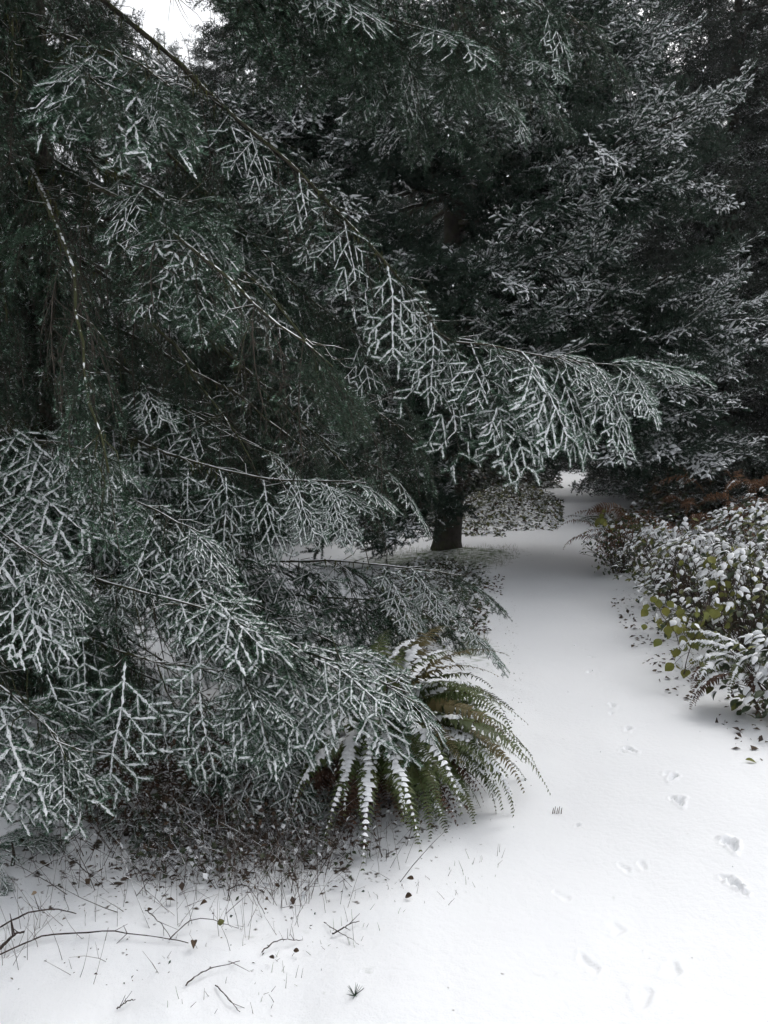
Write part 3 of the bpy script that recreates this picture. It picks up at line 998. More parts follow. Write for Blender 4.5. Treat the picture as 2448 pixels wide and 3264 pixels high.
def build_mid_spruce():
    rng = np.random.RandomState(11)
    b = grd(1425, 1755)
    base = np.array([b[0], b[1], float(gz(b[0], b[1])) - .05])
    root = thing('spruce_tree', 'broad dark spruce standing beside the bend of the path with layered snowy limbs', 'tree', base)
    g = Geo()
    tz = np.linspace(0, 14, 30)
    tp = np.stack([tz * .022 + np.sin(tz * .9) * .04, np.cos(tz * .6) * .04, tz], 1)
    tz2 = np.linspace(0, 14, 90)
    tp2 = np.stack([np.interp(tz2, tz, tp[:, k]) for k in range(3)], 1)
    tr = np.interp(tz2, [0, .2, .8, 6, 14], [.25, .20, .175, .14, .03]) * rng.uniform(.96, 1.04, 90)
    trunk(g, tp2, tr, 22, rng, .10)
    link('trunk', g.mesh('trunk', [BARK]), root)
    limbs, items = [], []

    def limb(pts, r0, cnt, st=.35, rise=.05, hi=True):
        P = smooth_poly(pts, 12 + int(7 * np.linalg.norm(pts[-1] - pts[0])))
        P = P + np.cumsum(rng.randn(len(P), 3) * .014, axis=0) * np.linspace(0, 1, len(P))[:, None]
        bad = [not gap_ok(q, 'mid') for q in P]
        if any(bad):
            c = bad.index(True)
            if c < 8:
                return
            P = P[:c]
        lb = Limb(P, r0, .006)
        limbs.append(lb)
        n = len(P)
        for i in range(cnt):
            f = st + (1 - st) * (i + .5) / cnt
            j = min(int(f * (n - 1)), n - 1)
            sd = 1 if i % 2 else -1
            h = unit(np.cross(lb.T[j], [0, 0, 1.0]))
            for rep in range(1):
                ax = lb.T[j] * rng.uniform(.5, 1.0) + h * sd * rng.uniform(.3, .9) + np.array([0, 0, rng.uniform(-.3, .3) if f < .6 else rng.uniform(-.95, .05)])
                Rm = frame(ax, np.array([0, 0, 1.0]) + rng.randn(3) * .15 + h * sd * .2, rng.uniform(1.15, 1.75) * (1.2 - .35 * f))
                p = P[j] + rng.randn(3) * .02
                if gap_ok(p + Rm[:, 0] * .45, 'mid') and gap_ok(p + Rm[:, 0] * .2 + Rm[:, 1] * .15, 'mid') and gap_ok(p + Rm[:, 0] * .2 - Rm[:, 1] * .15, 'mid'):
                    items.append((lb, p, Rm, f))
                sd = -sd
        Rm = frame(lb.T[-1], [0, 0, 1.0], 1.2)
        items.append((lb, P[-1] - lb.T[-1] * .1, Rm, 1.0))

    def tr_at(z):
        return base + np.array([np.interp(z, tz, tp[:, 0]), np.interp(z, tz, tp[:, 1]), z])
    tips = [(2390, 540, 10.6), (2250, 330, 10.8), (2180, 420, 9.8), (2300, 780, 11.0), (2200, 830, 9.6), (2385, 1085, 10.4), (2260, 1000, 9.5), (2425, 1430, 10.3), (2230, 1320, 9.6), (2150, 1180, 9.0), (2060, 640, 9.0),
            (1760, 800, 9.0), (1560, 850, 8.6), (1420, 830, 8.4), (1900, 900, 9.2), (2150, 1560, 9.8), (2060, 1520, 10.4), (1980, 1400, 9.4), (2010, 1620, 10.2), (1700, 560, 9.0), (1850, 330, 9.3), (1150, 420, 9.5), (950, 330, 9.8), (1250, 780, 9.2), (1050, 900, 9.4),
            (1500, 300, 9.0), (2100, 180, 10.5), (1350, 1130, 9.2), (1150, 1230, 9.6), (1280, 1600, 9.8), (1180, 1560, 10.4), (1450, 1530, 9.6), (1950, 200, 10.0), (2000, 100, 11.5), (1250, 330, 9.0), (1600, 1350, 9.2), (1800, 1400, 9.4), (1900, 1480, 10.0), (2000, 1560, 9.6), (2110, 1640, 9.6), (2200, 1600, 9.4), (2320, 1540, 9.6), (1940, 1545, 10.2), (2240, 1480, 9.8), (1740, 1050, 10.0), (1800, 1010, 9.6), (1690, 1040, 9.2), (1950, 30, 10.6), (1900, 70, 9.6), (2040, 40, 10.2), (1200, 1670, 9.3), (1320, 1690, 9.0), (1090, 1650, 9.6)]
    for (px, py, Y) in tips:
        e = at(px, py, Y)
        L = np.linalg.norm(e[:2] - base[:2])
        z0 = np.clip(e[2] - base[2] - rng.uniform(-.1, .25) * L, .9, 12)
        s = tr_at(z0)
        midp = s * .45 + e * .55 + np.array([0, 0, -.06 * L if e[2] > s[2] else .06 * L])
        limb([s, midp, e], .045, int(5 + L * 4.6), .38)
    for i in range(52):
        z = rng.uniform(1.8, 9.5)
        az = rng.uniform(0, 2 * math.pi)
        L = np.interp(z, [1, 5, 11], [3.4, 3.5, 1.6]) * rng.uniform(.75, 1.1)
        if 10 < math.degrees(az) < 110:
            L *= .5
        dv = np.array([math.cos(az), math.sin(az), 0])
        s = tr_at(z)
        e = s + dv * L + np.array([0, 0, rng.uniform(-.25, .1) * L])
        limb([s, (s + e) / 2 + np.array([0, 0, -.08 * L]), e], .04, int(4 + L * 3.6), .42)
    def spk(f):
        u = rng.rand()
        if f > .70:
            return rng.randint(0, 3) if u < .55 else 3 + rng.randint(0, 2)
        return 2 if u < .05 else 3 + rng.randint(0, 2)
    objs = [link('limb', limb_mesh(lb, rng, .3), root, lb.P[0] - base) for lb in limbs]
    om = {id(lb): o for lb, o in zip(limbs, objs)}
    ml = [make_mesh('spray', *a, SPRM, False) for a in SPR_MI]
    order = sorted(range(len(items)), key=lambda q: items[q][1][1] - .8 * items[q][3])
    rest = []
    for r, q in enumerate(order):
        lb, p, Rm, f = items[q]
        if r < 300:
            o = link('spray', ml[spk(f)], om[id(lb)])
            o.matrix_local = mat4(Rm, p - lb.P[0])
        else:
            rest.append((spk(f), p, Rm))
    print('spruce', len(items), len(limbs))
    merge_sprays(rest, base, scatter_tree(proto_objects(ml, SPRM, 'spruce_spray')), 'foliage', root)


build_mid_spruce()


def build_far_trees():
    protos = []
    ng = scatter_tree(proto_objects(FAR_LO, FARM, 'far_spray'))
    for v in range(3):
        rng = np.random.RandomState(200 + v)
        H = [15, 17, 13][v]
        its = []
        for z in np.arange(.9, H - .3, .34):
            nl = 6 if z < H * .6 else 4
            a0 = rng.uniform(0, 6.3)
            Lz = np.interp(z, [0, 2, H], [2.6, 3.1, .25])
            for k in range(nl):
                az = a0 + k * 2 * math.pi / nl + rng.uniform(-.3, .3)
                L = Lz * rng.uniform(.7, 1.15)
                dv = np.array([math.cos(az), math.sin(az), 0])
                for s in np.arange(.35 * L, L, .42):
                    p = np.array([0, 0, z]) + dv * s + np.array([0, 0, -.10 * s + .02 * s * s]) + rng.randn(3) * .06
                    for sd in (-1, 1):
                        h = np.array([-dv[1], dv[0], 0])
                        ax = dv * .7 + h * sd * rng.uniform(.2, .8) + np.array([0, 0, rng.uniform(-.45, .2)])
                        its.append((rng.randint(0, 3), p, frame(ax, np.array([0, 0, 1.0]) + rng.randn(3) * .2, rng.uniform(.8, 1.3))))
        cm = merge_sprays(its, np.zeros(3), ng, 'crown', None)
        COL.objects.unlink(cm)
        g = Geo()
        tz = np.linspace(0, H, 16)
        tube(g, np.stack([np.sin(tz * .7) * .05, np.cos(tz * .5) * .05, tz], 1), np.interp(tz, [0, .4, H], [.26, .2, .02]), 9, 0)
        for z in np.arange(1.0, H * .7, .5):
            az = rng.uniform(0, 6.3)
            L = rng.uniform(1.2, 2.4)
            dv = np.array([math.cos(az), math.sin(az), -.08])
            tube(g, np.array([0, 0, z]) + dv * np.linspace(0, L, 6)[:, None] + rng.randn(6, 3) * .03, np.linspace(.03, .008, 6), 4, 0)
        protos.append((cm, g.mesh('trunk', [BARK])))
    spots = [  # x, y, scale, rot, proto, label
        (6.9, 16.5, 1.0, .3, 0, 'tall grey-brown conifer at the edge behind the snowy shrubs and the broad spruce'),
        (8.4, 14.0, .95, 1.7, 1, 'conifer cut by the frame edge behind the brown bracken, blurred by falling snow'),
        (-1.6, 18.5, .85, 2.2, 2, 'conifer standing close behind the broad spruce on its trunk side'),
        (-2.2, 15.0, .75, .9, 1, 'dark conifer behind the long drooping boughs of the near fir'),
        (2.2, 29.0, 1.1, 2.9, 0, 'conifer beyond the ivy bank where the track climbs away'),
        (10.6, 24.0, 1.1, 4.0, 2, 'conifer beside the far end of the climbing track'),
        (-7.4, 14.0, .85, 5.1, 2, 'shaded conifer far behind the near fir trunk'),
        (-1.4, 26.0, 1.15, 1.2, 1, 'tall conifer behind the grassy verge beyond the spruce trunk'),
        (12.5, 19.0, 1.2, 0.2, 0, 'distant conifer behind the grey-brown conifer at the frame edge'),
        (8.0, 20.5, 1.2, 2.3, 0, 'conifer rising between the broad spruce and the grey-brown conifer'),
        (0.8, 23.5, 1.1, .7, 2, 'conifer standing directly behind the ivy bank'),
        (-5.5, 17.0, .7, .4, 0, 'conifer seen between the near fir trunk and its long bough'),
        (7.2, 34.0, 1.2, 3.3, 1, 'conifer closing the view at the end of the far track'),
    ]
    for (x, y, s, r, k, lab) in spots:
        root = thing('conifer_tree', lab, 'tree', (x, y, float(gz(x, y)) - .1), 'conifers behind the clearing')
        root.rotation_euler = (0, 0, r)
        root.scale = (s, s, s)
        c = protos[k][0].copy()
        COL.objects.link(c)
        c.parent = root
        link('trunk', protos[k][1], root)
    # hazy firs seen in the gap of sky
    hz = [(525, 90, 60, 1.25, 0, 'pale hazy fir top on the dark-bough side of the sky gap'),
          (650, 85, 66, 1.5, 1, 'tallest pale hazy fir top in the gap of white sky'),
          (590, 200, 72, 1.2, 2, 'lowest pale hazy fir top in the middle of the sky gap'),
          (745, 130, 62, 1.35, 2, 'pale hazy fir top half behind the dark hanging boughs beside the sky gap')]
    for (px, py, Y, s, k, lab) in hz:
        t = at(px, py, Y)
        H = [15, 17, 13][k]
        root = thing('distant_fir', lab, 'tree', (t[0], t[1], float(gz(t[0], t[1])) - .2), 'hazy firs in the sky gap')
        sz = (t[2] - float(gz(t[0], t[1]))) / H
        root.scale = (s * 1.1, s * 1.1, sz)
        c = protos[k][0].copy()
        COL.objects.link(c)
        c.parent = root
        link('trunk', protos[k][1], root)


build_far_trees()


# ---------------------------------------------------------------- sword fern, bracken
FERN = mat('fern_green', (0.034, 0.050, 0.012), (0.085, 0.10, 0.030), 0.5, 9, c3=(0.052, 0.075, 0.020))
FERNY = mat('fern_olive', (0.07, 0.062, 0.018), (0.11, 0.085, 0.03), 0.55, 9)
DEADF = mat('dead_frond', (0.045, 0.022, 0.014), (0.10, 0.055, 0.034), 0.85, 14)
BRACK = mat('bracken_brown', (0.13, 0.060, 0.028), (0.24, 0.125, 0.065), 0.85, 10)
RACH = mat('frond_stalk', (0.08, 0.06, 0.03), (0.12, 0.09, 0.045), 0.7, 12)


def frond_geo(rng, az, L, e0, e1, width=.055, pairs=34, snow=0.0, s0=.2, s1=.8, roll=0.0, curl=0.0, kink=1.0):
    """arching frond from the origin; slots: 0 stalk, 1 pinnae, 2 snow"""
    g = Geo()
    n = 28
    t = np.linspace(0, 1, n)
    el = np.radians(e0 + (e1 - e0) * t ** kink)
    a = az + np.radians(rng.uniform(-14, 14)) * t + curl * t * t
    D = np.stack([np.cos(el) * np.cos(a), np.cos(el) * np.sin(a), np.sin(el)], 1)
    P = np.vstack([[0, 0, 0], np.cumsum(D[:-1] * L / (n - 1), axis=0)])
    tube(g, P, np.linspace(.0030, .0003, n), 4, 0)
    st = .12
    tt = np.repeat(np.linspace(st, .995, pairs), 2)
    sd = np.tile([-1, 1], pairs)
    m = len(tt)
    prof = np.clip((tt - st) / .12, .35, 1) * np.clip((1 - tt) / .42, .10, 1) ** .75
    Pi = np.stack([np.interp(tt, t, P[:, k]) for k in range(3)], 1)
    Di = unit(np.stack([np.interp(tt, t, D[:, k]) for k in range(3)], 1))
    side = unit(np.cross(Di, np.array([0, 0, 1.0]) + Di * 0 + np.array([math.cos(az), math.sin(az), 0]) * .35))
    nrm = np.cross(side, Di)
    rl = roll
    side = side * math.cos(rl) + nrm * math.sin(rl)
    nrm = np.cross(side, Di)
    pd = unit(side * sd[:, None] + Di * .28 + nrm * rng.uniform(-.2, .3, m)[:, None] + rng.randn(m, 3) * .11)
    ln = width * prof * rng.uniform(.82, 1.1, m)
    w = np.minimum(.0085, L / pairs * .52) * np.clip(prof, .4, 1)
    dn = -nrm * (ln * .22)[:, None] + np.array([0, 0, -.12]) * ln[:, None]
    wv = unit(Di - pd * np.sum(Di * pd, 1)[:, None])
    b, mid, tip = Pi, Pi + pd * (ln * .45)[:, None], Pi + pd * ln[:, None] + dn
    V = np.stack([b - wv * (w * .8)[:, None], b + wv * (w * .8)[:, None], mid + wv * w[:, None] * .9, mid - wv * w[:, None], tip + wv * (w * .5)[:, None]], 1)
    bi = (np.arange(m) * 5)[:, None, None]
    g.add(V.reshape(-1, 3), (bi + np.array([[0, 1, 2], [0, 2, 3], [3, 2, 4]])[None]).reshape(-1, 3), 1)
    if snow > 0:
        on = (tt > s0) & (tt < s1) & (rng.rand(m) < .35 + .65 * snow)
        k = on.sum()
        if k:
            fr = np.clip(rng.uniform(.35, 1.0, k) * (.45 + .55 * snow), .2, 1) * np.clip(np.minimum(tt[on] - s0, s1 - tt[on]) / .1 + .35, .35, 1)
            up = nrm[on] * .004 + np.array([0, 0, .003])
            b2, p2, l2 = b[on] - pd[on] * .004, pd[on], ln[on] * fr
            ww = (w[on] * 1.5)[:, None]
            wv2 = wv[on]
            md = b2 + p2 * (l2 * .5)[:, None] + up + dn[on] * .1
            tp = b2 + p2 * l2[:, None] + dn[on] * (fr ** 2)[:, None] + up * .6
            rid = nrm[on] * (.007 * rng.uniform(.6, 1.5, k))[:, None] * snow
            V = np.stack([b2 - wv2 * ww + up, b2 + rid * 1.2 + up, b2 + wv2 * ww + up, md - wv2 * ww, md + rid, md + wv2 * ww, tp], 1)
            bi = (np.arange(k) * 7)[:, None, None]
            g.add(V.reshape(-1, 3), (bi + np.array([[0, 1, 4], [0, 4, 3], [1, 2, 5], [1, 5, 4], [3, 4, 6], [4, 5, 6]])[None]).reshape(-1, 3), 2)
    return g


def build_fern():
    rng = np.random.RandomState(21)
    b = at(1200, 2560, 3.5)
    base = np.array([b[0], b[1], float(gz(b[0], b[1]))])
    root = thing('sword_fern', 'big arching green fern with snow on its fronds at the edge of the path', 'fern', base)

    def add(az, L, e0, e1, h=.12, mats=None, **kw):
        o = link('frond', frond_geo(rng, rad(az), L, e0, e1, **kw).mesh('frond', mats or [RACH, FERN, SNOW], False), root)
        o.location = (rng.uniform(-.07, .07), rng.uniform(-.06, .06), h + rng.uniform(-.03, .03))
        return o
    # fronds leaning out over the path
    for i in range(84):
        az = rng.uniform(-80, 60)
        add(az, rng.uniform(.55, 1.0) * (.74 if az < -30 else 1), rng.uniform(35, 80), rng.uniform(-95, -40), h=.14, mats=[RACH, FERN if rng.rand() < .85 else FERNY, SNOW], width=rng.uniform(.058, .078), pairs=rng.randint(48, 58),
            snow=rng.choice([0, .35, .6, .9]), s0=rng.uniform(.1, .4), s1=rng.uniform(.45, .95), roll=rng.uniform(-.5, .5), kink=rng.uniform(.8, 1.3))
    for i in range(12):
        add(rng.uniform(-60, 100), rng.uniform(.75, .95), rng.uniform(72, 88), rng.uniform(-75, -20), h=.16, mats=[RACH, FERN if rng.rand() < .75 else FERNY, SNOW], width=rng.uniform(.055, .075), pairs=rng.randint(46, 56),
            snow=rng.choice([0, .5, .8, 1.0]), s0=rng.uniform(.15, .45), s1=rng.uniform(.55, .98), roll=rng.uniform(-.4, .4), kink=rng.uniform(1.0, 1.5))
    # fronds bent toward the viewer and loaded with snow
    for (az, L, e0, e1, sn) in [(-118, .62, 60, -80, 1), (-105, .70, 66, -82, 1), (-92, .60, 62, -84, 1), (-80, .68, 70, -80, 1), (-70, .82, 66, -75, .9), (-128, .66, 55, -78, .8), (-60, .90, 60, -70, .9), (-140, .55, 60, -70, .7),
                                (-98, .78, 74, -85, .9), (-85, .86, 40, -60, .7), (-112, .80, 45, -65, .5), (-75, .95, 35, -50, .6)]:
        add(az, L, e0, e1, h=.20, width=.055, pairs=34, snow=sn, s0=.22, s1=.97, roll=rng.uniform(-.25, .25))
    for i in range(9):
        add(rng.uniform(60, 200), rng.uniform(.6, .9), rng.uniform(50, 80), rng.uniform(-50, 0), width=.055, pairs=34, snow=rng.choice([0, .5, .8]), roll=rng.uniform(-.4, .4))
    # dead brown skirt
    for i in range(60):
        o = add(rng.uniform(-200, 40), rng.uniform(.35, .62), rng.uniform(5, 45), rng.uniform(-85, -40), h=.16, mats=[DEADF, DEADF, SNOW], width=rng.uniform(.03, .055), pairs=26, snow=rng.choice([0, 0, 0, .25]), roll=rng.uniform(-1, 1), curl=rng.uniform(-.6, .6))
        o.name = 'dead_frond'


build_fern()


def build_small_fern(px, py, Y, label, azs, seed, mats, snow, L, name='snowy_fern', cat='fern', e=(50, -60), h=.1, width=.05):
    rng = np.random.RandomState(seed)
    b = at(px, py, Y)
    base = np.array([b[0], b[1], float(gz(b[0], b[1]))])
    root = thing(name, label, cat, base)
    for az in azs:
        o = link('frond', frond_geo(rng, rad(az + rng.uniform(-12, 12)), L * rng.uniform(.75, 1.15), e[0] + rng.uniform(-14, 14), e[1] + rng.uniform(-20, 20), width=width * rng.uniform(.8, 1.2), pairs=30,
                                    snow=snow * rng.uniform(.6, 1.1), s0=.1, s1=.95, roll=rng.uniform(-.5, .5), curl=rng.uniform(-.5, .5)).mesh('frond', mats, False), root)
        o.location = (rng.uniform(-.12, .12), rng.uniform(-.1, .1), h)


build_small_fern(2400, 2260, 4.7, 'small fern with snow-laden fronds at the front of the leafy bank', [160, 175, 190, 205, 225, 245, 270, 300, 140], 31, [RACH, FERN, SNOW], 1.0, .55, h=.2, e=(48, -55))
build_small_fern(2360, 2290, 4.6, 'brown dead fern drooping at the foot of the leafy bank', [150, 170, 185, 200, 215, 230, 250, 265], 32, [DEADF, DEADF, SNOW], .35, .42, 'dead_fern', e=(30, -70), h=.18)
build_small_fern(1300, 2020, 6.3, 'fern half hidden behind the big arching fern', [-30, 0, 30, 60, -60, -90, 120], 33, [RACH, FERN, SNOW], .8, .6, e=(65, -20))
build_small_fern(1950, 1700, 9.6, 'snowy fern among the brown bracken by the bend', [150, 180, 210, 240, 90, 120], 34, [RACH, FERN, SNOW], .9, .6, e=(55, -30), h=.5)


def build_bracken(px, py, Y, R, H, n, label, seed):
    rng = np.random.RandomState(seed)
    b = at(px, py, Y)
    base = np.array([b[0], b[1], float(gz(b[0], b[1]))])
    root = thing('bracken', label, 'bracken', base, 'rusty bracken clumps')
    for i in range(n):
        az = rng.uniform(0, 360)
        o = link('frond', frond_geo(rng, rad(az), rng.uniform(.45, .85), rng.uniform(30, 80), rng.uniform(-85, -40), width=rng.uniform(.06, .12), pairs=22, snow=.25 if rng.rand() < .3 else 0, roll=rng.uniform(-1, 1), curl=rng.uniform(-1, 1)).mesh('frond', [BRACK, BRACK, SNOW], False), root)
        r = R * math.sqrt(rng.rand())
        an = rng.uniform(0, 6.3)
        o.location = (r * math.cos(an), r * math.sin(an), rng.uniform(.1, 1) * H * .7)


build_bracken(1960, 1740, 10.2, .38, .85, 46, 'rusty brown bracken leaning over the path bend below the spruce', 41)
build_bracken(2400, 1650, 10.2, .9, 1.5, 80, 'rusty brown bracken behind the snowy leafy bank', 42)


# ---------------------------------------------------------------- broad leaves
LEAFG = mat('evergreen_leaf', (0.020, 0.036, 0.014), (0.048, 0.066, 0.024), 0.4, 8, spec=.5)
LEAFY = mat('yellow_green_leaf', (0.11, 0.13, 0.022), (0.20, 0.19, 0.035), 0.5, 9)
LEAFO = mat('olive_leaf', (0.075, 0.085, 0.02), (0.15, 0.155, 0.04), 0.5, 9)
LEAFB = mat('dead_leaf', (0.035, 0.022, 0.014), (0.12, 0.08, 0.05), 0.8, 28)
STEM = mat('woody_stem', (0.035, 0.024, 0.018), (0.075, 0.052, 0.04), 0.8, 25)


def leaf_geo(seed, snow=True, w=.30, fold=.10, bendd=.22, heap=.16):
    """unit-long oval leaf along +X, upper side +Z. slots 0 leaf, 1 snow"""
    rng = np.random.RandomState(seed)
    t = np.array([0, .12, .32, .55, .78, 1.0])
    hw = w * np.array([.06, .55, .95, 1.0, .62, .03])
    v = np.array([-1, -.5, 0, .5, 1.0])
    X = t[:, None] + v[None] * 0
    Y = hw[:, None] * v[None]
    Z = fold * np.abs(v)[None] * (hw / w)[:, None] - bendd * (t ** 2)[:, None] + rng.uniform(-.02, .02, (6, 5))
    g = Geo()
    i = np.arange(5)[:, None] * 5
    j = np.arange(4)[None]
    a = i + j
    f = np.concatenate([np.stack([a, a + 5, a + 6], -1).reshape(-1, 3), np.stack([a, a + 6, a + 1], -1).reshape(-1, 3)])
    g.add(np.stack([X, Y, Z], -1).reshape(-1, 3), f, 0)
    if snow:
        k = rng.uniform(.75, 1.08, (6, 5))
        dome = np.sqrt(np.clip(1 - np.abs(v) ** 2.5, 0, 1))[None] * np.array([.25, .8, 1, 1, .8, .1])[:, None]
        Xs = .03 + X * .95
        Ys = Y * k * rng.uniform(.85, 1.1)
        Zs = Z + .012 + heap * dome * rng.uniform(.65, 1.35, (6, 5))
        g.add(np.stack([Xs, Ys, Zs], -1).reshape(-1, 3), f, 1)
    return g


SNOWLEAF = [leaf_geo(300 + i, True, [.30, .34, .27, .32, .30][i], heap=[.15, .24, .10, .2, .30][i], bendd=[.22, .3, .1, .35, .2][i]).mesh('leaf', [LEAFG, SNOW]) for i in range(5)]
BARELEAF = [leaf_geo(310 + i, False, [.28, .33, .3][i]).mesh('leaf', [LEAFG if i < 2 else LEAFO]) for i in range(3)]
VINELEAF = [leaf_geo(320 + i, i == 2, [.42, .46, .42][i], fold=.05, heap=.08).mesh('leaf', [LEAFY, SNOW]) for i in range(3)]
DEADLEAF = [leaf_geo(330 + i, False, [.33, .38, .3][i], fold=.32, bendd=.4, heap=.06).mesh('leaf', [LEAFB, SNOW]) for i in range(3)]


def shrub_stem(g, a, b, rng, r=.004):
    t = np.linspace(0, 1, 7)[:, None]
    P = a * (1 - t) + b * t + np.array([0, 0, 1.0]) * (t * (1 - t)) * .25 * np.linalg.norm(b - a) + rng.randn(7, 3) * .012
    tube(g, P, np.linspace(r, r * .4, 7), 4, 0)


def build_shrub(x, y, R, H, n, label, seed, size=.085, snowp=.62, lean=(0, 0), kinds=None, inner=260, group='salal shrubs on the bank', zlow=.25):
    rng = np.random.RandomState(seed)
    base = np.array([x, y, float(gz(x, y))])
    root = thing('leafy_shrub', label, 'shrub', base, group)
    g = Geo()
    SL, BL = kinds or (SNOWLEAF, BARELEAF)
    placed = []
    for i in range(n):
        az = rng.uniform(0, 2 * math.pi) if rng.rand() < .35 else rng.uniform(rad(150), rad(300))
        u = rng.uniform(zlow, 1.0) if rng.rand() < .7 else rng.uniform(.75, 1)
        rr = math.sqrt(max(0, 1 - (u - .25) ** 2 / .62)) * R if u > .25 else R
        rr *= rng.uniform(.82, 1.12)
        lump = .85 + .3 * float(vnoise(az * 1.4, u * 2, 1.0, seed % 7))
        p = np.array([math.cos(az) * rr * lump + lean[0] * u, math.sin(az) * rr * lump + lean[1] * u, u * H * lump])
        out = unit(np.array([math.cos(az), math.sin(az), 0]) + rng.randn(3) * .6)
        out[2] = rng.uniform(-.55, .1)
        nr = np.array([0, 0, 1.0]) + np.array([math.cos(az), math.sin(az), 0]) * rng.uniform(0, .5) + rng.randn(3) * .18
        bare = rng.rand() > (snowp if u > .35 else snowp * .55)
        me = BL[rng.randint(0, len(BL))] if bare else SL[rng.randint(0, len(SL))]
        o = link('leaf', me, root)
        o.matrix_local = mat4(frame(out, nr, size * rng.uniform(.7, 1.25)), p)
        if i % 4 == 0:
            shrub_stem(g, np.array([rng.uniform(-.3, .3) * R, rng.uniform(-.3, .3) * R, 0]), p, rng)
    link('stems', g.mesh('stems', [STEM]), root)
    # leaves deeper inside, past counting
    g = Geo()
    arr = []
    for i in range(2):
        V = leaf_geo(340 + i, False, .3).arrays()
        arr.append(V)
    for i in range(inner):
        q = unit(rng.randn(3)) * rng.rand() ** .45 * .9
        p = np.array([q[0] * R, q[1] * R, abs(q[2]) * H * .86])
        V, Fc, M = arr[i % 2]
        Rm = frame(unit(rng.randn(3) + np.array([0, 0, -.3])), rng.randn(3) + np.array([0, 0, 1.2]), size * rng.uniform(.6, 1.1))
        g.add(V @ Rm.T + p, Fc, int(rng.choice(3, p=[.5, .2, .3])))
    o = link('inner_leaves', g.mesh('inner_leaves', [LEAFG, LEAFB, LEAFO]), root)
    o['kind'] = 'stuff'


SH = [(2.36, 4.48, .40, .46, 200, 'snow-capped leafy shrub nearest the viewer on the bank, with big clumps of snow', .085),
      (2.60, 5.55, .52, .80, 220, 'snow-capped leafy shrub bulging over the path between the small fern and the vine', .085),
      (3.15, 5.9, .50, .95, 180, 'tall snow-capped leafy shrub at the frame edge behind the small fern', .085),
      (2.72, 6.55, .58, .82, 240, 'snow-capped leafy shrub on the path side in the middle of the bank', .082),
      (3.45, 6.9, .60, .95, 200, 'snow-capped leafy shrub cut by the frame edge in the middle of the bank', .082),
      (2.85, 7.6, .55, .80, 200, 'snow-capped leafy shrub jutting into the path at its narrowest', .08),
      (3.55, 8.0, .62, .88, 200, 'snow-capped leafy shrub below the low spruce boughs', .08),
      (4.2, 8.3, .62, .92, 180, 'snow-capped leafy shrub at the top of the bank near the rusty bracken', .08),
      (3.05, 8.6, .45, .70, 130, 'dusted leafy shrub between the dark bush and the snowy bank', .075)]
for i, (x, y, R, H, n, lab, sz) in enumerate(SH):
    build_shrub(x, y, R, H, min(int(n * 1.6), 298), lab, 400 + i, sz * .74, inner=int(n * 1.5))
build_shrub(2.86, 9.5, .42, .68, 240, 'dark small-leaved bush under the brown bracken by the bend', 430, .05, .35, group='dark bushes', inner=400)


def build_vine(pts, n, label, seed, size=.062):
    rng = np.random.RandomState(seed)
    W = np.array([at(*p) for p in pts])
    P = smooth_poly(W, 40)
    base = np.array([P[-1][0], P[-1][1], float(gz(P[-1][0], P[-1][1]))])
    root = thing('vine', label, 'vine', base, 'yellow-green vines over the bank')
    g = Geo()
    tube(g, P - base, .003, 4, 0)
    for i in range(n):
        j = rng.randint(0, 40)
        p = P[j] - base + rng.randn(3) * np.array([.07, .05, .06])
        ax = np.array([rng.randn() * .8, -abs(rng.randn()) * .5, -.7])
        nr = np.array([rng.randn() * .6, -.7, .6 + rng.randn() * .4])
        o = link('leaf', VINELEAF[rng.choice([0, 1, 2], p=[.45, .4, .15])], root)
        o.matrix_local = mat4(frame(ax, nr, size * rng.uniform(.5, 1.15)), p)
        tube(g, np.stack([P[j] - base, (P[j] - base + p) / 2 + np.array([0, 0, .01]), p]), .0012, 3, 0)
    link('stem', g.mesh('stem', [STEM]), root)


build_vine([(2330, 1740, 5.9), (2290, 1830, 5.6), (2320, 1900, 5.4), (2300, 1960, 5.2)], 40, 'yellow-green vine leaves hanging high on the snowy bank', 51)
build_vine([(2420, 1720, 6.0), (2440, 1780, 5.8), (2400, 1850, 5.6)], 14, 'yellowing vine leaves at the frame edge high on the bank', 52)
build_vine([(2090, 1900, 5.5), (2110, 1960, 5.3), (2150, 2010, 5.15), (2170, 2080, 5.05)], 40, 'yellow-green vine leaves trailing down over the path edge', 53)
build_vine([(2260, 1900, 5.3), (2240, 1970, 5.1), (2210, 2040, 5.0), (2190, 2100, 4.95), (2180, 2150, 4.95)], 40, 'yellow-green vine leaves above the small snowy fern', 54)
build_vine([(1935, 1610, 9.4), (1925, 1650, 9.3), (1945, 1690, 9.3)], 10, 'yellow leaves beside the bracken at the path bend', 55, .1)


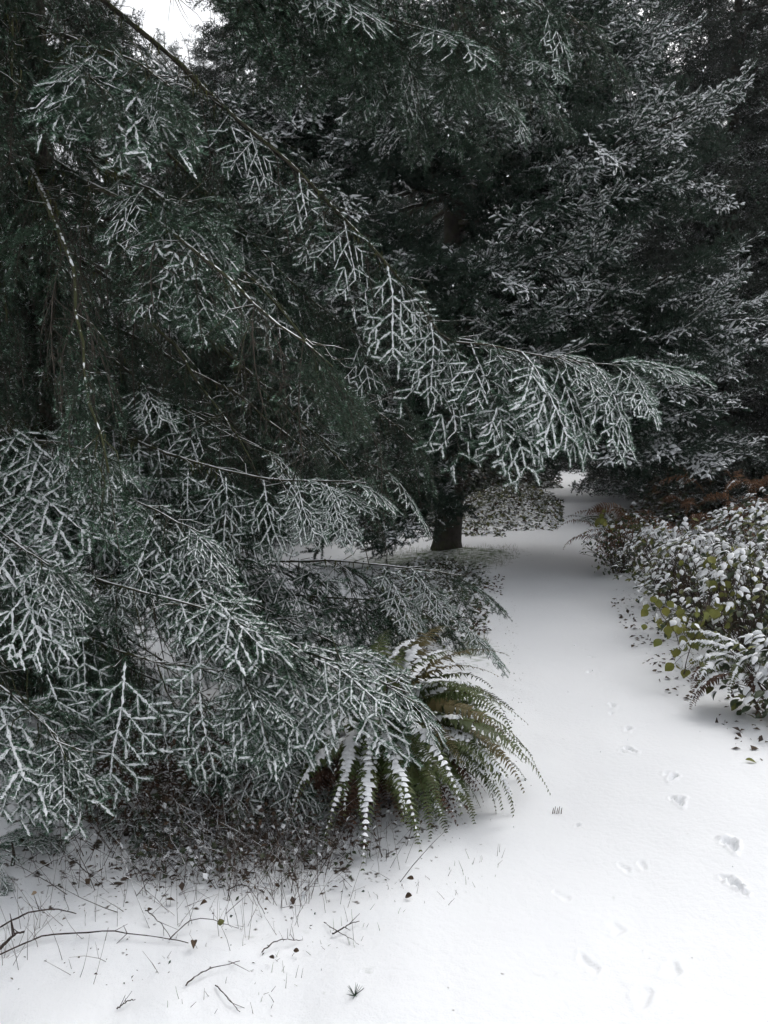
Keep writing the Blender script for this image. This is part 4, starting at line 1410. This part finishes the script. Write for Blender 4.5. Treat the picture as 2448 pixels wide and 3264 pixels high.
# ---------------------------------------------------------------- ground cover, litter, grass
def cover(name, label, cat, pts, seed, size, mats, probs, wide=(.16, .40)):
    """leaf-sized faces lying thick over an area"""
    rng = np.random.RandomState(seed)
    g = Geo()
    n = len(pts)
    P = np.asarray(pts, float)
    ax = unit(rng.randn(n, 3) * np.array([1, 1, .45]))
    nr = rng.randn(n, 3) * .45 + np.array([0, 0, 1.0])
    sz = size * rng.uniform(.5, 1.3, n)
    nr = unit(nr - ax * np.sum(nr * ax, 1)[:, None])
    sd = np.cross(nr, ax)
    w = sz * rng.uniform(wide[0], wide[1], n)
    a = P
    b = P + ax * (sz * .5)[:, None] + sd * w[:, None] + nr * (sz * .1)[:, None]
    c = P + ax * sz[:, None] - nr * (sz * .15)[:, None]
    d = P + ax * (sz * .5)[:, None] - sd * w[:, None] + nr * (sz * .1)[:, None]
    V = np.stack([a, b, c, d], 1).reshape(-1, 3)
    bi = (np.arange(n) * 4)[:, None, None]
    M = rng.choice(len(mats), n, p=probs)
    g.add(V, (bi + np.array([[0, 1, 2], [0, 2, 3]])[None]).reshape(-1, 3), np.repeat(M, 2))
    o = link(name, g.mesh(name, mats, False))
    return tag(o, label, cat, kind='stuff')


def sample_px(rng, n, poly, hmax=0.0, hpow=1.0):
    """random ground points inside a region given by photo-pixel corners, mapped to the ground."""
    W = np.array([grd(*p)[:2] for p in poly])
    lo, hi = W.min(0), W.max(0)
    out = []
    while len(out) < n:
        q = lo + (hi - lo) * rng.rand(2)
        ins = False
        j = len(W) - 1
        for i in range(len(W)):
            if (W[i][1] > q[1]) != (W[j][1] > q[1]) and q[0] < (W[j][0] - W[i][0]) * (q[1] - W[i][1]) / (W[j][1] - W[i][1]) + W[i][0]:
                ins = not ins
            j = i
        if ins:
            out.append(q)
    out = np.array(out)
    z = gz(out[:, 0], out[:, 1], False)
    return np.column_stack([out, z + hmax * rng.rand(n) ** hpow])


_r = np.random.RandomState(61)
# ivy bank in the fork of the track
ang = _r.uniform(0, 2 * math.pi, 16000)
rr_ = _r.rand(16000) ** .55 * 1.22
bx, by = MOUND_C[0] + np.cos(ang) * rr_ * 2.1, MOUND_C[1] + np.sin(ang) * rr_ * 3.6
kp = path_mask(bx, by) < .65
bx, by, rr_ = bx[kp], by[kp], rr_[kp]
cover('ivy_bank', 'low dark ivy and brambles dusted with snow in the fork of the track', 'ivy', np.column_stack([bx, by, gz(bx, by, False) + _r.rand(len(bx)) ** 1.5 * .26 * np.clip(1.05 - rr_, .03, 1) * (1 - path_mask(bx, by)) ** 2]), 62, .085,
      [LEAFG, LEAFB, SNOW, LEAFO], [.34, .16, .22, .28])
cover('verge_ivy', 'snow-dusted creeping leaves on the verge between the fern and the spruce trunk', 'ground cover', sample_px(_r, 3800, [(1250, 2080), (1480, 2070), (1560, 2000), (1540, 1900), (1560, 1830), (1400, 1790), (1200, 1850), (1150, 1980)], .09, 1.5), 63, .055,
      [LEAFG, LEAFB, SNOW, FERN], [.34, .16, .36, .14])
cover('leaf_litter', 'dead leaves scattered over the snow along the path edge below the leafy bank', 'leaf litter', sample_px(_r, 170, [(2280, 2330), (2120, 2200), (2000, 2040), (1940, 1900), (2000, 1900), (2120, 2050), (2300, 2200), (2448, 2380), (2448, 2480)], .008), 64, .045,
      [LEAFB, STEM], [.7, .3])
cover('leaf_litter', 'dead leaves scattered on the snow along the far verge by the spruce', 'leaf litter', sample_px(_r, 130, [(1480, 2060), (1560, 2060), (1570, 1950), (1620, 1830), (1560, 1840), (1500, 1920)], .008), 65, .05, [LEAFB, STEM], [.7, .3])
cover('leaf_litter', 'dead leaves and debris in the snow under the near fir', 'leaf litter', sample_px(_r, 2300, [(150, 2740), (520, 2720), (900, 2780), (1120, 2740), (1500, 2640), (1450, 2560), (1000, 2480), (300, 2480), (100, 2560)], .13, 2.2), 66, .026,
      [LEAFB, DEADF, SNOW, LEAFG], [.36, .30, .22, .12], (.06, .3))
cover('undergrowth', 'brown leafy undergrowth hanging in the shade below the near fir', 'undergrowth', sample_px(_r, 5200, [(200, 2700), (480, 2690), (700, 2640), (900, 2560), (700, 2450), (350, 2470), (220, 2560)], .42, 1.3), 67, .034,
      [LEAFB, DEADF, SNOW, LEAFG], [.38, .40, .08, .14], (.05, .22))


cover('needle_litter', 'fallen needles and specks of bark sprinkled on the snow around the path', 'litter', sample_px(_r, 420, [(0, 3200), (0, 2760), (1100, 2700), (1660, 2600), (1600, 2150), (1560, 1900), (1640, 1900), (1700, 2500), (1300, 2900), (700, 3150)], .001), 68, .011, [LEAFB, STEM, NEEDLE], [.4, .3, .3])


def clumps(rng, spec):
    out = []
    for (px, py, r, h, n) in spec:
        c = grd(px, py)
        q = rng.randn(n, 2) * r * np.array([1, .7])
        d = np.exp(-(q ** 2).sum(1) / (2 * (r * 1.2) ** 2))
        x, y = c[0] + q[:, 0], c[1] + q[:, 1]
        out.append(np.column_stack([x, y, gz(x, y, False) + rng.rand(n) ** 1.3 * h * d]))
    return np.vstack(out)


cover('bramble', 'snow-dusted brambles sprawling under the boughs before the fern', 'bramble', clumps(_r, [(520, 2680, .10, .2, 230), (640, 2740, .12, .16, 230), (760, 2690, .10, .22, 230), (900, 2700, .13, .18, 230), (700, 2820, .10, .12, 140), (480, 2780, .10, .12, 120), (1010, 2740, .12, .12, 140), (850, 2790, .12, .1, 120)]), 69, .028, [LEAFG, SNOW, LEAFB, STEM], [.30, .28, .24, .18], (.10, .42))



def thicket(px, py, Y, rx, ry, H, n, label, seed, size, mats, probs):
    rng = np.random.RandomState(seed)
    c = at(px, py, Y)
    q = unit(rng.randn(n, 3)) * (rng.rand(n) ** .35)[:, None]
    P = np.column_stack([c[0] + q[:, 0] * rx, c[1] + q[:, 1] * ry, np.abs(q[:, 2]) * H])
    P[:, 2] += gz(P[:, 0], P[:, 1], False)
    cover('thicket', label, 'thicket', P, seed, size, mats, probs)


thicket(1580, 1560, 24, 1.9, 2.0, 1.1, 7000, 'dark leafy thicket behind the ivy bank', 71, .12, [LEAFG, LEAFB, SNOW], [.7, .2, .10])
thicket(2080, 1560, 22, 1.3, 5.0, 1.3, 8000, 'dark bushes lining the far side of the climbing track', 72, .12, [LEAFG, LEAFB, SNOW], [.72, .2, .08])
thicket(2400, 1560, 15, 2.2, 1.6, 1.5, 9000, 'brownish thicket behind the rusty bracken at the frame edge', 73, .10, [LEAFG, LEAFB, SNOW], [.5, .42, .08])
thicket(1100, 1560, 20, 5.0, 1.5, 1.3, 9000, 'dark bushes across the clearing behind the spruce trunk', 74, .13, [LEAFG, LEAFB, SNOW], [.75, .17, .08])
thicket(300, 1700, 13, 3.0, 1.6, 1.4, 7000, 'dark bushes far behind the boughs of the near fir', 75, .12, [LEAFG, LEAFB, SNOW], [.75, .17, .08])

GRASSM = mat('grass_blades', (0.06, 0.10, 0.03), (0.15, 0.19, 0.08), 0.7, 8)
STRAW = mat('dry_stem', (0.045, 0.032, 0.024), (0.12, 0.09, 0.065), 0.85, 20)


def blades(name, label, cat, P, seed, hmin, hmax, w, mats, probs, lean=.35, tubes=False):
    rng = np.random.RandomState(seed)
    g = Geo()
    for p in P:
        h = rng.uniform(hmin, hmax)
        dv = unit(np.array([rng.randn() * lean, rng.randn() * lean, 1.0]))
        bow = rng.randn(3) * h * .12
        t = np.linspace(0, 1, 4)[:, None]
        Q = p + dv * h * t + bow * t * t - np.array([0, 0, .02])
        tube(g, Q, np.linspace(w, w * .35, 4), 3, int(rng.choice(len(mats), p=probs)))
        if tubes and rng.rand() < .45:
            k = rng.randint(1, 4)
            d2 = unit(dv + rng.randn(3) * .8)
            tube(g, np.stack([Q[k], Q[k] + d2 * h * .3]), np.array([w * .6, w * .3]), 3, 0)
    return tag(link(name, g.mesh(name, mats)), label, cat, kind='stuff')


blades('grass', 'green grass showing through thin snow around the spruce trunk', 'grass', np.vstack([sample_px(_r, 900, [(1640, 1745), (1660, 1775), (1560, 1830), (1400, 1830), (1220, 1800), (1200, 1745)]), sample_px(_r, 350, [(1440, 2090), (1550, 2080), (1560, 2030), (1480, 2020)])]), 81, .03, .09, .0022,
       [GRASSM, STRAW], [.8, .2])
blades('dry_stems', 'thin dry weed stems poking out of the snow in front of the near fir', 'weeds', sample_px(_r, 210, [(0, 3100), (0, 2700), (300, 2740), (700, 2700), (1150, 2720), (1350, 2780), (1150, 2900), (800, 3080), (300, 3180)]), 82, .05, .24, .0010, [STRAW, STEM], [.6, .4], .38, True)
blades('dry_stems', 'dense clump of dry twiggy stems before the small snowy sapling', 'weeds', sample_px(_r, 130, [(700, 2860), (760, 2740), (1000, 2720), (1080, 2800), (950, 2920), (780, 2930)]), 83, .08, .28, .0011, [STRAW, STEM], [.5, .5], .45, True)
CANE = mat('snowy_cane', (0.035, 0.024, 0.018), (0.075, 0.052, 0.04), .85, 25, snow=1.35)
blades('bramble_canes', 'thin dark bramble canes arching among the snow-dusted brambles', 'bramble', clumps(_r, [(300, 2700, .16, .02, 30), (520, 2690, .16, .02, 60), (700, 2740, .18, .02, 80), (880, 2710, .18, .02, 70), (1010, 2750, .16, .02, 50), (600, 2840, .2, .02, 40)]), 86, .10, .36, .0018, [CANE, TWIG], [.7, .3], .9, True)
blades('grass_tips', 'sparse grass tips in the snow beside the path', 'grass', sample_px(_r, 120, [(1150, 2900), (1380, 2780), (1640, 2700), (1560, 2850), (1200, 3000), (800, 3264), (500, 3264), (900, 3050)]), 84, .02, .06, .0012, [STRAW, GRASSM], [.6, .4], .5)


# fallen twigs, one by one
def zp(x, y):
    return (x * .844, 2500 + y * .844)


TW = [([(0, 655), (160, 622), (240, 627), (360, 635), (500, 638), (640, 648), (715, 660)], .0055, .02, 'longest dark twig lying across the snow in front of the near fir'),
      ([(0, 545), (60, 530), (130, 523), (210, 530), (290, 545)], .006, .05, 'dark arched twig at the frame edge above the longest twig'),
      ([(445, 900), (480, 882), (512, 866)], .004, .01, 'short dark twig at the very bottom of the picture'),
      ([(700, 815), (745, 785), (790, 765), (850, 745), (905, 718)], .004, .02, 'slim curved twig lying alone in front of the longest twig'),
      ([(815, 805), (850, 845), (905, 888)], .0035, .01, 'straight thin twig slanting down beside the curved twig'),
      ([(990, 680), (1060, 640), (1140, 612)], .004, .03, 'twig slanting up toward the path beyond the curved twig'),
      ([(550, 545), (600, 600), (650, 645)], .0035, .04, 'thin twig crossing the end of the longest twig'),
      ([(640, 645), (700, 615), (760, 600), (900, 580)], .0035, .05, 'thin pale twig branching off the longest twig'),
      ([(860, 455), (920, 470), (1000, 520)], .004, .07, 'bent twig arching out of the dry stems'),
      ([(0, 640), (50, 610), (95, 575)], .010, .03, 'thick stubby dark stick at the frame edge'),
      ([(260, 290), (340, 370), (390, 410)], .0045, .04, 'dark twig slanting in the shade of the near fir'),
      ([(100, 370), (240, 310), (330, 260)], .006, .05, 'snow-covered stick lying under the near fir boughs'),
      ([(630, 160), (720, 240), (820, 300)], .008, .12, 'thick snow-covered stick leaning beside the small sapling'),
      ([(1255, 590), (1300, 575), (1355, 548)], .005, .02, 'short forked twig lying on clean snow nearest the path'),
      ([(470, 365), (530, 430), (555, 480)], .0045, .08, 'twig curving down before the dense dry stems'),
      ([(1225, 540), (1265, 580), (1355, 640)], .003, .02, 'thin straight twig crossing under the short forked twig')]
for i, (pts, r, lift, lab) in enumerate(TW):
    rng = np.random.RandomState(600 + i)
    W = np.array([grd(*zp(*p)) for p in pts])
    W[:, 2] = gz(W[:, 0], W[:, 1], False)
    P = smooth_poly(W, 16)
    tt_ = np.linspace(0, 1, 16)
    P[:, 2] = gz(P[:, 0], P[:, 1], False) + r * .8 + lift * np.sin(tt_ * math.pi) * .6 + .004
    P += rng.randn(16, 3) * .0012
    r *= .52
    g = Geo()
    tube(g, P - P[0], np.linspace(r, r * .5, 16) * rng.uniform(.85, 1.15, 16), 6, 0)
    for k in range(3):
        j = rng.randint(3, 14)
        dv = unit(rng.randn(3) + np.array([0, 0, .6]))
        tube(g, np.stack([P[j] - P[0], P[j] - P[0] + dv * rng.uniform(.02, .07)]), np.array([r * .5, r * .25]), 4, 0)
    TB = mat('twig_%02d_bark' % i, (0.026, 0.018, 0.016), (0.07, 0.05, 0.042), .85, 30, snow=(1.25 if 'snow-covered' in lab else 1.9))
    tag(link('twig', g.mesh('twig', [TB]), None, P[0]), lab, 'twig', 'fallen twigs on the snow')

TAN = mat('tan_leaf', (0.20, 0.15, 0.09), (0.30, 0.23, 0.15), .8, 20)
DL = [((850, 608), .07, .06, 'olive curled leaf standing on the end of a thin twig'), ((735, 668), .07, .02, 'brown curled leaf at the end of the longest twig'), ((1562, 432), .06, .05, 'upper dark brown leaf hanging by the sparse grass near the path'),
      ((1556, 472), .07, .01, 'lower dark brown leaf lying by the sparse grass near the path'), ((1130, 668), .05, .02, 'small dark leaf lying alone beyond the slanting twig'), ((1003, 522), .05, .08, 'dark round leaf on the tip of the bent twig'),
      ((1036, 712), .045, .02, 'small crumpled brown leaf in front of the slanting twig'), ((785, 560), .06, .08, 'withered leaf drooping among the dry stems'), ((142, 468), .05, .07, 'pale tan leaf on a stem under the near fir'),
      ((560, 560), .045, .02, 'small brown leaf beside the thin crossing twig')]
for i, (p, sz, h, lab) in enumerate(DL):
    rng = np.random.RandomState(640 + i)
    q = grd(*zp(*p))
    o = link('dead_leaf', leaf_geo(330 + i, False, .34, fold=.3, bendd=.4).mesh('dead_leaf', [LEAFO if 'olive' in lab else (TAN if 'tan' in lab else LEAFB)]))
    z = float(gz(q[0], q[1], False))
    o.matrix_local = mat4(frame(rng.randn(3) * np.array([1, 1, .5]), np.array([rng.randn() * .5, -.6, .8]), sz * .4), np.array([q[0], q[1], z + h * .6 + .01]))
    tag(o, lab, 'leaf', 'dead leaves on the snow')
q = grd(2375, 2445)
o = link('fallen_leaf', leaf_geo(350, False, .25, fold=.15).mesh('fallen_leaf', [LEAFY]))
o.matrix_local = mat4(frame([1, -.4, 0], [0, -.3, 1.0], .05), np.array([q[0], q[1], float(gz(q[0], q[1], False)) + .012]))
tag(o, 'single yellow-brown leaf lying on the snow at the path edge', 'leaf')

# buried fern tip: four brown pinnae in a row on the path
q = grd(1775, 2585)
root = thing('buried_frond_tip', 'row of short brown stalks of a buried frond on the clean path snow', 'frond', (q[0], q[1], float(gz(q[0], q[1], False))))
for i in range(5):
    g = Geo()
    tube(g, np.array([[0, 0, -.01], [.001, 0, .012], [.004, .001, .026 + .004 * (i % 2)]]), np.array([.0022, .002, .0012]), 4, 0)
    link('stalk', g.mesh('stalk', [DEADF]), root, ((i - 2) * .009, (i % 2) * .004, 0))
q = grd(1131, 3205)
root = thing('needle_tuft', 'small tuft of green needles poking through the snow at the bottom', 'tuft', (q[0], q[1], float(gz(q[0], q[1], False))))
rng = np.random.RandomState(660)
for i in range(16):
    g = Geo()
    dv = unit(np.array([rng.randn(), rng.randn(), .9]))
    tube(g, dv * np.linspace(0, .032, 3)[:, None], np.array([.0012, .001, .0004]), 3, 0)
    link('needle', g.mesh('needle', [NEEDLE]), root)


# small fir sapling and low fir twigs at the foot of the tree
def build_sapling(px, py, Y, label, sprays, seed, H=.5):
    rng = np.random.RandomState(seed)
    b = at(px, py, Y)
    base = np.array([b[0], b[1], float(gz(b[0], b[1], False))])
    root = thing('fir_sapling', label, 'sapling', base)
    g = Geo()
    tube(g, np.array([[0, 0, -.02], [.01, 0, H * .5], [0, .01, H]]), np.array([.009, .006, .003]), 6, 0)
    link('stem', g.mesh('stem', [TWIG]), root)
    for (az, el, h, s, k) in sprays:
        a = rad(az)
        ax = np.array([math.cos(a) * math.cos(rad(el)), math.sin(a) * math.cos(rad(el)), math.sin(rad(el))])
        o = link('spray', SAPM[k], root)
        o.matrix_local = mat4(frame(ax, [0, -.3, 1.0], s), np.array([0, 0, h]))


SAPM = [make_mesh('spray', *a, FIRM, False) for a in (FIR_HI[0], FIR_HI[1], FIR_HI[4])]
build_sapling(850, 2640, 3.35, 'small snowy fir sapling between the hanging boughs and the fern', [(-20, -15, .42, .6, 0), (-60, -20, .36, .65, 1), (-100, -25, .30, .6, 0), (20, -10, .40, .6, 1), (-140, -10, .34, .6, 2), (170, -15, .25, .6, 2), (-40, -25, .22, .7, 1), (-80, 40, .48, .4, 0), (60, 0, .3, .6, 2), (-10, -20, .26, .7, 1)], 91)
build_sapling(400, 2760, 3.1, 'low fir twig pressed to the snow under the near fir', [(160, 3, .06, .5, 0), (20, 6, .06, .5, 1), (-30, 0, .05, .45, 2), (200, -5, .05, .4, 1)], 92, .08)
build_sapling(40, 2820, 2.85, 'snowy fir twig at the frame edge beside the arched twig', [(100, 10, .05, .5, 0), (60, 5, .06, .5, 1), (140, 0, .05, .4, 2), (-90, -5, .06, .35, 1)], 93, .08)


# ---------------------------------------------------------------- falling snow and hazy air
def build_flakes():
    rng = np.random.RandomState(95)
    g = Geo()
    n = 900
    Y = rng.uniform(2.5, 14, n)
    X = rng.uniform(-.55, .55, n) * Y
    Z = CAMZ + rng.uniform(-.6, .6, n) * Y
    kp = (Z > .1) & (Z < 9)
    P = np.column_stack([X, Y, Z])[kp]
    o8 = np.array([[1, 0, 0], [-1, 0, 0], [0, 1, 0], [0, -1, 0], [0, 0, 1.6], [0, 0, -1.6]])
    f8 = np.array([[0, 2, 4], [2, 1, 4], [1, 3, 4], [3, 0, 4], [2, 0, 5], [1, 2, 5], [3, 1, 5], [0, 3, 5]])
    m = len(P)
    s = rng.uniform(.0015, .0032, m)
    V = P[:, None] + o8[None] * s[:, None, None]
    g.add(V.reshape(-1, 3), ((np.arange(m) * 6)[:, None, None] + f8[None]).reshape(-1, 3), 0)
    tag(link('snowflakes', g.mesh('snowflakes', [SNOW])), 'small snowflakes falling through the air', 'snow', kind='stuff')


build_flakes()


def build_haze(density):
    g = Geo()
    x0, x1, y0, y1, z0, z1 = -110, 110, -110, 110, -1.5, 44
    V = np.array([[x, y, z] for x in (x0, x1) for y in (y0, y1) for z in (z0, z1)], float)
    Fc = [[0, 1, 3], [0, 3, 2], [4, 6, 7], [4, 7, 5], [0, 4, 5], [0, 5, 1], [2, 3, 7], [2, 7, 6], [0, 2, 6], [0, 6, 4], [1, 5, 7], [1, 7, 3]]
    g.add(V, Fc, 0)
    m = bpy.data.materials.new('hazy_air')
    m.use_nodes = True
    N, L = m.node_tree.nodes, m.node_tree.links
    N.clear()
    out = N.new('ShaderNodeOutputMaterial')
    pv = N.new('ShaderNodeVolumePrincipled')
    pv.inputs['Color'].default_value = (.93, .95, .97, 1)
    pv.inputs['Density'].default_value = density
    L.new(pv.outputs[0], out.inputs['Volume'])
    o = link('haze', g.mesh('haze', [m], False))
    tag(o, 'thin snowy haze in the air', 'haze', kind='stuff')


HAZE = 0.0007
if HAZE:
    build_haze(HAZE)
